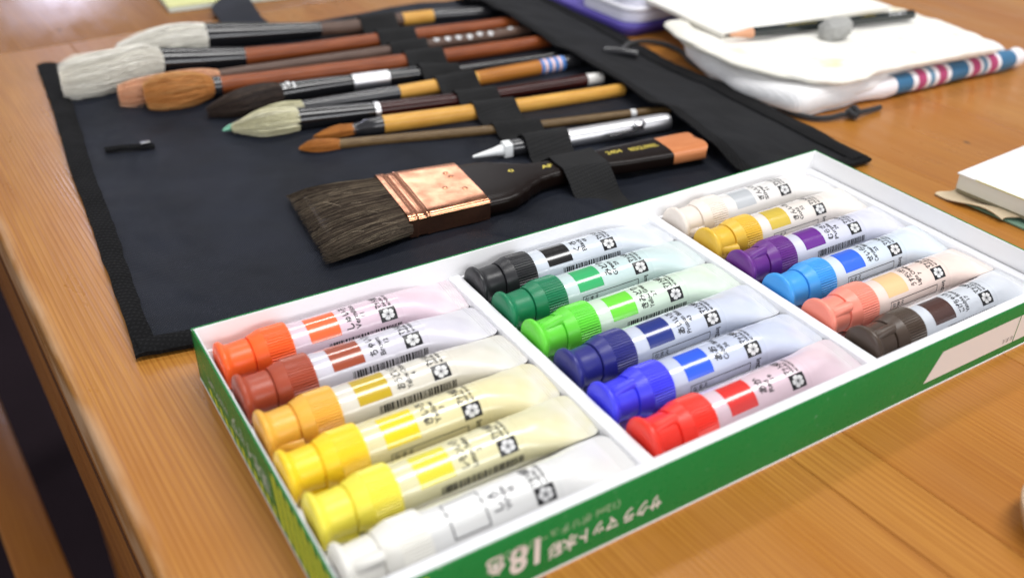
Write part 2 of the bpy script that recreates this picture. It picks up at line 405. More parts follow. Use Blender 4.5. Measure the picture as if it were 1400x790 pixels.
bench = thing('wooden_bench', 'narrow wooden bench rail below the left edge of the table', 'bench', (-.091, .3, -.35), math.radians(4.2))
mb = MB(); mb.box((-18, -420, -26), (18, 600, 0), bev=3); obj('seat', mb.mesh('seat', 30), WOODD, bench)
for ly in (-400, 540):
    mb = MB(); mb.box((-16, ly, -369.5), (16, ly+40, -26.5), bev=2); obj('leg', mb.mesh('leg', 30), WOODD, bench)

# ------------------------------------------------------------------ paint box
BW, BD, BH, TH = 325., 146.7, 23.3, 1.1
def green_mat():
    m = mat('green_printed_card', (.008, .20, .045, 1), .4, spec=.25); k = N(m)
    n1 = k.noise(k.coord(), 25, 3); k.rough(k.ramp(k.noise(k.coord(), 180, 3), [(.3, grey(.22)), (.8, grey(.42))]))
    k.color(k.mix(k.ramp(k.noise(k.coord(), 420, 3), [(.7, grey(0)), (.76, grey(.45))]), k.mix(n1, (.006, .19, .038, 1), (.010, .225, .052, 1)), (.45, .6, .48, 1))); k.bump(k.noise(k.coord((1, 1, .3)), 60, 2), .15, .0006); return m
GREEN = green_mat(); GREENL = mat('green_light_edge', (.10, .38, .19, 1), .4)
box = thing('paint_box', 'shallow green cardboard paint set box with white printed lettering, open', 'box')
mb = MB()
def warpx(x): return -1.6*math.sin(math.pi*max(0, min(1, x/BW)))    # the long sides bow in a little
xs = lsp(0, BW, 27)
def wall(mb, pts_out, pts_in, z0, z1):
    n = len(pts_out); r = .5
    prof = lambda o, i: [Vector((*o, z0)), Vector((*o, z1-r)), Vector((*(o+(i-o)*.22), z1-.08)), Vector((*(o+(i-o)*.78), z1-.08)), Vector((*i, z1-r)), Vector((*i, z0))]
    mb.loft([prof(Vector(o), Vector(i)) for o, i in zip(pts_out, pts_in)], True)
def walls(mb, off, th, z0, z1):
    wall(mb, [(x, -BD+off) for x in xs if 0 <= x <= BW], [(x, -BD+off+th) for x in xs], z0, z1)
    wall(mb, [(x, -off+warpx(x)) for x in xs], [(x, -off-th+warpx(x)) for x in xs], z0, z1)
    for x0, s in ((off, 1), (BW-off, -1)):
        ys = lsp(-BD+off+th, -off-th, 8); wall(mb, [(x0, y) for y in ys], [(x0+s*th, y) for y in ys], z0, z1)
mb = MB(); walls(mb, 0., .75, .9, BH); obj('outer_sleeve', mb.mesh('outer_sleeve', 40), GREEN, box)
mb = MB(); walls(mb, .77, .7, .3, BH-.1); mb.box((.8, -BD+.8, .25), (BW-.8, -3.2, .95)); obj('inner_card', mb.mesh('inner_card', 40), WHITECARD, box)
mb = MB()
for a, b in (((-.12, -BD-.12, .05), (BW+.12, -BD+.4, .88)), ((-.12, -BD+.42, .05), (.4, -.4, .88))): mb.box(a, b)
obj('bottom_edge', mb.mesh('bottom_edge', 0), WHITECARD, box)
# writing on the long side (upside down for the camera) and on the short side
def on_front(p): return (105-p.x, -BD-.09, 4.2 - p.y + 7.2)
vf = text_bm([('サクラ', 6.6, 0, 0, 15, .03), ('マット水彩', 6.6, 17, 0, 26, .03), ('18', 14.6, 45.8, -5.6, 10.6, .03), ('色', 8.0, 57.6, -5.4, 6.6, .03)])
obj('lettering', wrap_mesh('lettering', vf, on_front, 0), CARDPINK, box)
vf = text_bm([('（12ml ポリチューブ入り）', 4.0, 17, -6.2, 43, .01)])
obj('lettering', wrap_mesh('lettering', vf, on_front, 0), mat('pale_green_ink', (.38, .55, .36, 1), .4), box)
vf = poly([(232.2, 4.6), (318, 4.6), (318, 18.2), (236.5, 17.6)])
vf = ([Vector((232.2, 4.7, 0)), Vector((321, 4.7, 0)), Vector((321, 17.9, 0)), Vector((232.6, 16.4, 0))], [(0, 1, 2, 3)])
obj('name_panel', wrap_mesh('name_panel', ([Vector((232.2, 4.6, 0)), Vector((318, 4.6, 0)), Vector((318, 17.2, 0)), Vector((239, 17.2, 0))], [(0, 1, 2, 3)]), lambda p: (p.x, -BD-.06, p.y), 0), CARDPINK, box)
vf = text_bm([('なまえ', 2.6, 0, 0, 7, 0)])
obj('lettering', wrap_mesh('lettering', vf, lambda p: (286-p.x, -BD-.12, 8-p.y), 0), GREYINK, box)
obj('panel_line', wrap_mesh('panel_line', quad_items([(286.6, 4.6, 287.1, 17.2)]), lambda p: (p.x, -BD-.12, p.y), 0), mat('green_ink', (.03, .22, .07, 1), .4), box)
vf = text_bm([('マット水彩', 8.2, 0, 0, 40, .025), ('Mat Water', 4.2, -27, 2.8, 24, .01)])
obj('lettering', wrap_mesh('lettering', vf, lambda p: (-.09, -43-p.x, 14.5-p.y), 0), mat('faded_white_ink', (.5, .62, .52, 1), .5), box)
YG = mat('yellow_green_ink', (.76, .84, .05, 1), .5)
rects = []; vs = []; fs = []
y = -86
while y > -145:
    o = len(vs); y1 = max(y-3.2, -146.2); sl = 5
    vs += [Vector((y, 21.6, 0)), Vector((y1, 21.6, 0)), Vector((max(y1-sl, -146.4), 2.4, 0)), Vector((max(y-sl, -146.4), 2.4, 0))]; fs.append((o, o+1, o+2, o+3)); y -= 6.2
y = -14
while y > -84:
    o = len(vs); vs += [Vector((y, 5.6, 0)), Vector((y-3, 5.6, 0)), Vector((y-4.5, 2.2, 0)), Vector((y-1.5, 2.2, 0))]; fs.append((o, o+1, o+2, o+3)); y -= 6.2
obj('stripes', wrap_mesh('stripes', (vs, fs), lambda p: (-.06, p.x, p.y), 0), YG, box)
vs, fs = [], []; x = 1
while x < 22:
    o = len(vs); vs += [Vector((x, 21.6, 0)), Vector((x+3.2, 21.6, 0)), Vector((x+3.2+4, 2.4, 0)), Vector((x+4, 2.4, 0))]; fs.append((o, o+3, o+2, o+1)); x += 6.2
obj('stripes', wrap_mesh('stripes', (vs, fs), lambda p: (p.x, -BD-.07, p.y), 0), YG, box)

# moulded tray: a tensor grid with rounded steps
def prof(T, r=1.6):
    res = []
    for (a, za), (b, zb) in zip(T, T[1:]):
        if za != zb:
            for i in range(7): t = i/6; res.append((a+(b-a)*t, za+(zb-za)*(t*t*(3-2*t))))
        else:
            for t in lsp(0, 1, 7)[1:-1]: res.append((a+(b-a)*t, za))
    o = []
    for p_ in res:
        if not o or p_[0]-o[-1][0] > 1e-3: o.append(p_)
    return o
PX = prof([(1.5, 13), (3, 13.4), (3.8, 13.2), (5.6, 2.2), (104.4, 2.2), (106.2, 13.6), (107, 14), (110.8, 14), (111.4, 13.6), (112.6, 2.2), (211.6, 2.2), (213.4, 13.6), (214.2, 14), (217.8, 14), (218.4, 13.6), (219.6, 2.2),
           (316.8, 2.2), (318.8, 13.5), (319.6, 13.8), (323.4, 13.8)])
PY = prof([(-BD+1.5, 21.2), (-BD+2.6, 21.6), (-BD+5.6, 21.6), (-BD+6.4, 21.2), (-137.4, 2.2), (-3.4, 2.2), (-2.2, 12.6), (-1.5, 13)])
mb = MB(); n = len(PX); vs = []
for y, zy in PY:
    for x, zx in PX:
        yy = y + (warpx(x)-.1 if y > -30 else 0)*(1 if y > -4 else .0)
        vs.append((x, yy, max(zx, zy)))
fs = [(j*n+i, j*n+i+1, (j+1)*n+i+1, (j+1)*n+i) for j in range(len(PY)-1) for i in range(n-1)]
mb.add(vs, fs); tr = obj('moulded_tray', mb.mesh('moulded_tray', 50), TRAYPL)
tag(tr, 'white moulded plastic tray with three compartments inside the green box', 'tray')

# ------------------------------------------------------------------ paint tubes
RT = 8.7
def tube_body_mesh(seed=0):
    mb = MB(); rings = []; seg = 72
    for i, x in enumerate([24, 27, 34, 45, 56, 64, 69]+lsp(71, 94, 24)+[95, 95.3, 97, 98.2, 99.2, 100.1, 100.6, 100.9]):
        t = max(0., min(1., (x-69)/26.)); e = min(1, t*1.3); e = e*e*(3-2*e)
        hw = RT + (11.1-RT)*e; ht = RT*(1-t**1.55)+.55*t if t < 1 else .55
        if x > 95.2:
            ht = .55
        if x > 97: hw = interp(x, [(97, 11.1), (98, 10.8), (99.2, 10.2), (100.1, 9.3), (100.6, 8.4), (100.9, 7.2)])
        if x > 100.8: ht = .35
        zc = .8*e
        r = []
        for j in range(seg):
            a = 2*math.pi*j/seg; ca, sa = math.cos(a), math.sin(a)
            # towards the crimp the section turns from a circle into a lens
            yy = -sa*hw; zz = ca*ht*(1-.35*e*abs(sa)**2) if True else 0
            q = max(0., min(1., (x-70)/8.))*max(0., min(1., (96-x)/10.)); d_ = 1+q*(.13*noise.noise(Vector((x*.06, yy*.14, seed*5.+(1 if zz > 0 else 3)))) +.05*noise.noise(Vector((x*.16, yy*.3, seed*9.))))
            r.append(Vector((x, yy*(1+q*.02*noise.noise(Vector((x*.1, seed, 0)))), zz*d_+zc)))
        rings.append(r)
    mb.loft(rings, True); return mb.mesh('tube_body', 40)
def cap_collar_mesh():
    mb = MB(); seg = 168; rings = []
    P = [(11.9, 7.0, 0), (12.1, 7.9, 0), (12.5, 8.1, 0), (13.6, 8.4, 0), (16.2, 9.2, 0), (16.9, 9.35, 0), (17.2, 9.4, 1), (25.8, 9.45, 1), (26.2, 9.4, .5), (26.6, 9.2, 0), (26.6, 8.5, 0)]
    for x, r, a in P:
        rg = []
        for j in range(seg):
            t = 2*math.pi*j/seg; rr = r-(0, .42, .42)[j % 3]*a
            rg.append(Vector((x, -rr*math.sin(t), rr*math.cos(t))))
        rings.append(rg)
    mb.loft(rings, True); return mb.mesh('cap_collar', 28)
def cap_lid_mesh():
    mb = MB(); seg = 64; rings = []
    P = [(-.1, 3), (-.15, 6.0), (.0, 8.0), (.4, 8.8), (1.0, 9.15), (1.8, 9.1), (2.4, 8.6), (2.9, 7.9), (3.6, 7.4), (5, 7.3), (10.9, 7.65), (11.4, 7.5), (11.6, 7.0), (12.2, 6.9)]
    for x, r in P:
        rg = []
        for j in range(seg):
            t = 2*math.pi*j/seg
            rg.append(Vector((x, -r*math.sin(t), r*math.cos(t))))
        rings.append(rg)
    mb.loft(rings, True); return mb.mesh('cap_lid', 40)
def hinge_mesh():
    mb = MB(); rings = []
    for a in lsp(-17, 17, 13):
        t = math.radians(a); q = math.cos(math.radians(a*90/18)); rg = []
        for x, r in ((2.2, 6.9), (3.4, 7.4+.9*q), (7.0, 7.4+1.7*q), (10.6, 7.5+2.5*q), (12.0, 7.5+2.5*q), (11.7, 7.3+1.7*q), (9.4, 7.1+.5*q), (7, 6.9)):
            rg.append(Vector((x, -r*math.sin(t), r*math.cos(t))))
        rings.append(rg)
    mb.loft(rings, True); return mb.mesh('hinge_tab', 45)
ME_BODIES = [tube_body_mesh(q) for q in range(6)]
ME_COLLAR, ME_LID, ME_HINGE = cap_collar_mesh(), cap_lid_mesh(), hinge_mesh()
def cyl(theta0, x0, lift):
    def fn(p):
        th = math.radians(theta0)-p.x/RT; r = RT+lift
        return (x0-p.y, -r*math.sin(th), r*math.cos(th))
    return fn
def axial(theta0, lift):      # u along the tube, v round it (downwards)
    def fn(p):
        th = math.radians(theta0)+p.y/RT; r = RT+lift
        return (p.x, -r*math.sin(th), r*math.cos(th))
    return fn
D2R = math.pi/180
arc = RT*D2R
ME_SWATCH = wrap_mesh('colour_swatch', quad_items([(0, 0, 80*arc, 12.3)]), cyl(65, 45.5, .035), .8)
ov = [(0, 0, 84*arc, .5), (0, 11.9, 84*arc, 12.4), (0, 0, .5, 12.4), (84*arc-.5, 0, 84*arc, 12.4)]
ME_OUTLINE = wrap_mesh('swatch_outline', quad_items(ov), cyl(64, 45.8, .05), .8)
rb = random.Random(3); rects = []; u = 39.8
while u < 70:
    w = rb.choice([.25, .25, .4, .6, .85]); rects.append((u, 0, min(u+w, 70.2), 20*arc)); u += w+rb.choice([.22, .3, .3, .5])
rects = [r for r in rects if not (49.3 < r[0] < 50.3)]
ME_BAR = wrap_mesh('barcode', quad_items(rects), axial(78.5, .05), .8, 1)
nb = [(34, 0, 63, .28), (34, 22*arc, 63, 22*arc+.28), (34, 0, 34.28, 22*arc), (62.72, 0, 63, 22*arc)]
vs, fs = quad_items(nb)
tv, tf = text_bm([('なまえ', 2.6, 0, 0, 7.2, .01)]); o = len(vs); vs += [Vector((35+p.x, 2.8-p.y, 0)) for p in tv]; fs += [tuple(i+o for i in f) for f in tf]
tv, tf = text_bm([('12ml', 3.2, 0, 0, None, .02)]); o = len(vs)
vs += [Vector((66+p.y, 5.4-p.x, 0)) for p in tv]; fs += [tuple(i+o for i in f) for f in tf]
ME_NAMEBOX = wrap_mesh('name_box', (vs, fs), axial(78, .05), .8, 1)
tv, tf = text_bm([('つかいおわったら、キャップをしっかりしめてください', 2.0, 0, 0, 30, .03)])
ME_LINE = wrap_mesh('lettering', ([Vector((44.5+p.x, 1.6-p.y, 0)) for p in tv], tf), axial(78, .05), .8, 1)
# emblem: black square with a five-petalled blossom
ME_EMB = wrap_mesh('emblem', quad_items([(0, 0, 5.4, 6.9)]), cyl(66.5, 68.9, .035), .8)
vs, fs = [], []; cx, cy = 2.7, 3.45
for q in range(5):
    a0 = math.radians(90+72*q); pl = [(cx+.25*math.cos(a0), cy+.25*math.sin(a0))]
    for t, r in ((-34, 1.5), (-33, 2.1), (-24, 2.55), (-10, 2.8), (-4, 2.75), (0, 2.4), (4, 2.75), (10, 2.8), (24, 2.55), (33, 2.1), (34, 1.5)):
        pl.append((cx+.84*r*math.cos(a0+math.radians(t)), cy+r*.98*math.sin(a0+math.radians(t))))
    o = len(vs); vs += [Vector((x, y, 0)) for x, y in pl]
    fs += [(o, o+i, o+i+1) for i in range(1, len(pl)-1)]
ME_BLOSSOM = wrap_mesh('blossom', (vs, fs), cyl(66.5, 68.9, .07), .8)
vs, fs = [], []
for q in range(10):
    a0 = math.radians(90+36*q); r0, r1 = (.25, 1.25) if q % 2 == 0 else (.2, .8); d = Vector((math.cos(a0), math.sin(a0), 0)); nrm = Vector((-d.y, d.x, 0))*.09; c = Vector((cx, cy, 0)); o = len(vs)
    vs += [c+d*r0+nrm, c+d*r0-nrm, c+d*r1-nrm, c+d*r1+nrm]; fs.append((o, o+1, o+2, o+3))
ME_STAMEN = wrap_mesh('stamens', (vs, fs), cyl(66.5, 68.9, .10), .8)
ME_BRAND = wrap_mesh('brand_lettering', text_bm([('マット水彩', 3.5, 0, 3.5, 8.6, .045), ('SAKURA', 1.7, 0, 1.7, 6, .03), ('MAT WATER COLORS', 1.6, 0, -.3, 8.8, .03)]), cyl(27, 67.6, .05), .8)
def body_mat(tint):
    c = lin(*tint); m = plastic('tube_plastic', c, .2, .01, .15, .55); k = N(m)
    sp = k.n('SeparateXYZ'); tc = k.n('TexCoord'); k.l(tc.outputs['Object'], sp.inputs[0])
    f_ = k.n('MapRange'); f_.inputs[1].default_value = .072; f_.inputs[2].default_value = .099; k.l(sp.outputs[0], f_.inputs[0])
    nz = k.noise(k.coord(), 60, 3)
    fac = k.math('MULTIPLY', f_.outputs[0], k.ramp(nz, [(.35, grey(.15)), (.62, grey(1))]))
    white = tuple(min(.84, v*.35+.54) for v in c[:3])+(1,)
    k.color(k.mix(fac, tuple(v*.97 for v in c[:3])+(1,), white))
    b0 = k.bump(k.noise(k.coord((1, 1, 1)), 90, 2), .16, .0016)
    st = k.math('GREATER_THAN', sp.outputs[0], .0952); rid = k.math('MULTIPLY', st, k.math('SINE', k.math('MULTIPLY', sp.outputs[0], 6300.)))
    k.bump(rid, .5, .0003, b0)
    b = m.node_tree.nodes['Principled BSDF']; cw = k.n('MapRange'); cw.inputs[1].default_value = .066; cw.inputs[2].default_value = .08; cw.inputs[3].default_value = .9; cw.inputs[4].default_value = .12
    k.l(sp.outputs[0], cw.inputs[0]); k.l(cw.outputs[0], b.inputs['Coat Weight'])
    rg = k.n('MapRange'); rg.inputs[1].default_value = .066; rg.inputs[2].default_value = .085; rg.inputs[3].default_value = .22; rg.inputs[4].default_value = .4
    k.l(sp.outputs[0], rg.inputs[0]); k.rough(rg.outputs[0])
    return m
X0 = [5.4, 113.1, 220.3]; YC = [-12.6-22.5*i for i in range(6)]
# colour words, cap, swatch, body tint, print lines, variant, print roll, hinge angle
T = [
 ('orange', 0, 0, (255, 104, 42), (250, 112, 58), (226, 203, 215), ('しゅいろ', 'Vermilion', '11'), 'bar', 0, 150, 'orange-capped paint tube with pinkish body'),
 ('reddish brown', 0, 1, (168, 76, 52), (166, 76, 46), (214, 211, 222), ('ちゃいろ', 'Brown', '12'), 'bar', -9, 190, 'brick-brown-capped paint tube with a russet swatch'),
 ('ochre', 0, 2, (234, 178, 70), (206, 174, 34), (224, 219, 206), ('おうどいろ', 'Yellow Ochre', '4'), 'bar', -8, 108, 'ochre-capped paint tube with a mustard swatch'),
 ('warm yellow', 0, 3, (252, 212, 44), (246, 220, 26), (232, 222, 174), ('きいろ', 'Yellow', '3'), 'name', 2, 135, 'warm yellow capped paint tube with a name box'),
 ('lemon yellow', 0, 4, (240, 226, 78), (234, 224, 62), (228, 222, 178), ('レモンいろ', 'Lemon Yellow', '2'), 'bar', -2, 140, 'lemon-yellow-capped paint tube next to the white one'),
 ('white', 0, 5, (232, 230, 222), None, (233, 233, 231), ('しろ', 'White', '50'), 'line', 2, 40, 'white-capped paint tube with an empty outlined swatch'),
 ('black', 1, 0, (40, 40, 43), (22, 20, 20), (212, 219, 229), ('くろ', 'Black', '49'), 'bar', -9, 200, 'black-capped paint tube with a black swatch'),
 ('dark green', 1, 1, (26, 124, 84), (58, 184, 112), (203, 222, 222), ('みどり', 'Green', '29'), 'name', -4, 180, 'dark-green-capped paint tube with a pale blue-green body'),
 ('bright green', 1, 2, (104, 216, 62), (118, 230, 64), (213, 232, 213), ('きみどり', 'Yellow Green', '27'), 'bar', 2, 10, 'bright lime-green-capped paint tube with a lime swatch'),
 ('navy', 1, 3, (44, 46, 124), (30, 50, 134), (203, 210, 226), ('あいいろ', 'Prussian Blue', '43'), 'name', -2, 175, 'navy-capped paint tube with a dark blue swatch'),
 ('royal blue', 1, 4, (66, 66, 240), (46, 98, 240), (200, 208, 229), ('あお', 'Cobalt Blue', '36'), 'name', -3, 14, 'royal-blue-capped paint tube with a bright blue swatch'),
 ('red', 1, 5, (246, 58, 44), (234, 52, 46), (228, 204, 214), ('あか', 'Red', '19'), 'bar', -2, 12, 'bright red capped paint tube against the front wall of the box'),
 ('silver', 2, 0, (232, 222, 212), (196, 200, 204), (236, 233, 230), ('ぎんいろ', 'Silver', '51'), 'none', -6, 100, 'off-white-capped paint tube with a silver grey swatch'),
 ('gold', 2, 1, (226, 184, 62), (220, 190, 66), (236, 228, 220), ('きんいろ', 'Gold', '52'), 'name', -4, 88, 'golden-yellow-capped paint tube with a gold swatch beside the silver one'),
 ('purple', 2, 2, (104, 44, 134), (108, 26, 148), (215, 216, 232), ('むらさき', 'Purple', '24'), 'bar', -8, 12, 'purple-capped paint tube with a violet swatch'),
 ('sky blue', 2, 3, (66, 158, 232), (40, 108, 244), (213, 225, 238), ('せいらん', 'Cerulean Blue', '25'), 'name', -8, 185, 'sky-blue-capped paint tube with a blue swatch'),
 ('peach', 2, 4, (248, 146, 126), (250, 206, 150), (242, 219, 208), ('うすだいだい', 'Light Orange', '7'), 'name', -8, 40, 'salmon-pink-capped paint tube with a peach swatch'),
 ('dark brown', 2, 5, (76, 62, 52), (74, 40, 30), (213, 218, 226), ('こげちゃいろ', 'Vandyke Brown', '17'), 'bar', -6, 20, 'dark-brown-capped paint tube at the right end of the front row'),
]
rt = random.Random(11)
for (nm, c, r, cap, sw, tint, pr, var, roll, hin, lab) in T:
    t = thing('paint_tube', lab, 'paint tube', (X0[c]*MM+rt.uniform(-.5, .5)*MM, YC[r]*MM, 2.35*MM), math.radians(rt.uniform(-.5, .5)), 'paint tubes lying in the tray')
    ax = (0, 0, RT*MM)
    b = obj('body', ME_BODIES[(c*5+r*7) % 6], body_mat(tint), t, ax, (math.radians(3+rt.uniform(-5, 4)), 0, 0))
    pr_roll = math.radians(roll)-b.rotation_euler[0]+math.radians(0)
    R_ = (-(-pr_roll)*1.0, 0, 0)
    rot = (math.radians(roll)-b.rotation_euler[0], 0, 0)
    capm = plastic('cap_plastic', lin(*cap), .36, .04, .15)
    kc = obj('cap', ME_COLLAR, capm, t, (0, 0, (RT+.6)*MM), (rt.uniform(0, 6), 0, 0))
    ld = obj('lid', ME_LID, capm, kc); ld.rotation_euler = (0, 0, 0)
    hg = obj('hinge_tab', ME_HINGE, capm, kc); hg.rotation_euler = (math.radians(hin)-kc.rotation_euler[0], 0, 0)
    if sw: obj('colour_swatch', ME_SWATCH, mat('swatch_ink', tuple(v*.92 for v in lin(*sw)[:3])+(1,), .2, coat=1., spec=.8), b, None, rot)
    else: obj('swatch_outline', ME_OUTLINE, GREYINK, b, None, rot)
    vf = text_bm([(pr[0], 3.7, 0, 4.0, min(11.5, 3.3*len(pr[0])), .03), (pr[1], 3.0, -.6, 1.0, min(12, 1.55*len(pr[1])), .022), (pr[2], 2.6, 3.5, -1.8, None, .022)])
    obj('lettering', wrap_mesh('lettering', vf, cyl(58 if len(pr[0]) > 3 else 44, 54.8, .05), .8), BLACKINK if sw else GREYINK, b, None, rot)
    e = obj('emblem', ME_EMB, BLACKINK, b, None, rot)
    obj('blossom', ME_BLOSSOM, WHITEINK, b, None, rot); obj('stamens', ME_STAMEN, GREYINK, b, None, rot)
    obj('brand_lettering', ME_BRAND, BLACKINK, b, None, rot)
    if var == 'bar': obj('barcode', ME_BAR, BLACKINK, b, None, rot)
    elif var == 'name': obj('name_box', ME_NAMEBOX, BLACKINK, b, None, rot)
    elif var == 'line': obj('lettering', ME_LINE, BLACKINK, b, None, rot)

# ------------------------------------------------------------------ brushes
# each brush: list of parts (name, material, [(x, y, z, r) ...]); positions in mm on the roll
def strands(mb, spine, n, rnd, wild=.16, w=.2, gap=0.):
    """fine hairs following a spine of (point, side, up, w, t); adds them to mb"""
    m_ = len(spine)
    for q in range(n):
        a = rnd.uniform(0, 2*math.pi); rr = math.sqrt(rnd.uniform(.6, 1.12)); da = rnd.uniform(-.45, .45); i0 = 0; i1 = m_-1-(rnd.randint(0, m_//4) if rnd.random() < .6 else 0)
        kx = rnd.uniform(.97, 1.04) if rnd.random() > wild else rnd.uniform(1.08, 1.4); tone = 0
        clump = .5*noise.noise(Vector((math.cos(a)*3.4, math.sin(a)*3.4, n*.37))); i1 = max(4, i1-int(max(0, -clump*m_*.7))); tone = min(1, max(0, .5+1.3*clump+rnd.gauss(0, .24)))  # recessed clumps get a darker tone: shade in the gaps, put into colour
        pts = []
        for i in range(i0, i1+1):
            p, s_, u, ww, tt = spine[i]; f_ = i/(m_-1); k_ = rr*(1+(kx-1)*f_*f_)*(1+clump*f_); aa = a+da*f_+.25*clump*f_
            pts.append(p+s_*(ww*k_*math.cos(aa))+u*(tt*k_*math.sin(aa)))
        e = (pts[-1]-pts[-2]); pts[-1] = pts[-1]+e*rnd.uniform(-.5, .6)
        rings = []
        for i, p in enumerate(pts):
            wd = w*(1-.75*i/(len(pts)-1)); s_, u = spine[min(i0+i, m_-1)][1:3]
            rings.append([p+s_*wd, p-s_*wd*.5+u*wd*.87, p-s_*wd*.5-u*wd*.87])
        mb.loft(rings, False, 0, tone)
def hair(path, squash=1., n=500, seed=1, w=.22, m_=9, tipround=False):
    P = smoothpath([Vector(p[:3]) for p in path], 4); Rr = [p[3] for p in smoothpath4(path, 4)]
    fr = frames(P); spine = [(p, s_, u, r, r*squash) for (p, d, s_, u), r in zip(fr, Rr)]
    mb = MB(); rnd = random.Random(seed)
    rings = []
    for (p, s_, u, ww, tt) in spine:
        rg = []
        for i in range(28):
            a = 2*math.pi*i/28; k_ = .8*(1+.14*noise.noise(Vector((i*.9, seed*3.1, (p-spine[0][0]).length*.03))))
            rg.append(p+s_*(ww*k_*math.cos(a))+u*(tt*k_*math.sin(a)))
        rings.append(rg)
    mb.loft(rings, True, 0, .08)  # core in a near-darkest tone, painting the shade inside the tuft
    strands(mb, spine, n, rnd, w=w); return mb.mesh('bristles', 60, 'strand', recalc=False)
def smoothpath4(path, n):
    out = []
    P = [Vector(p) for p in path]
    for i in range(len(P)-1):
        a, b, c, d = P[max(i-1, 0)], P[i], P[i+1], P[min(i+2, len(P)-1)]
        for k_ in range(n):
            t = k_/n; out.append(.5*((2*b)+(c-a)*t+(2*a-5*b+4*c-d)*t*t+(3*b-a-3*c+d)*t**3))
    out.append(P[-1]); return out
def rod(path, round_end=False, seg=28, ex=2.):
    pts = [Vector(p[:3]) for p in path]; rad = [p[3] for p in path]
    if round_end:
        d = (pts[-1]-pts[-2]).normalized(); r = rad[-1]
        for t in (.35, .65, .9, 1.): pts.append(pts[-1]*0+Vector(path[-1][:3])+d*r*.7*t); rad.append(r*math.sqrt(max(.02, 1-t*t)))
    return tube(pts, rad, seg).mesh('rod', 50)
GB = 'paint brushes strapped into the black brush roll'
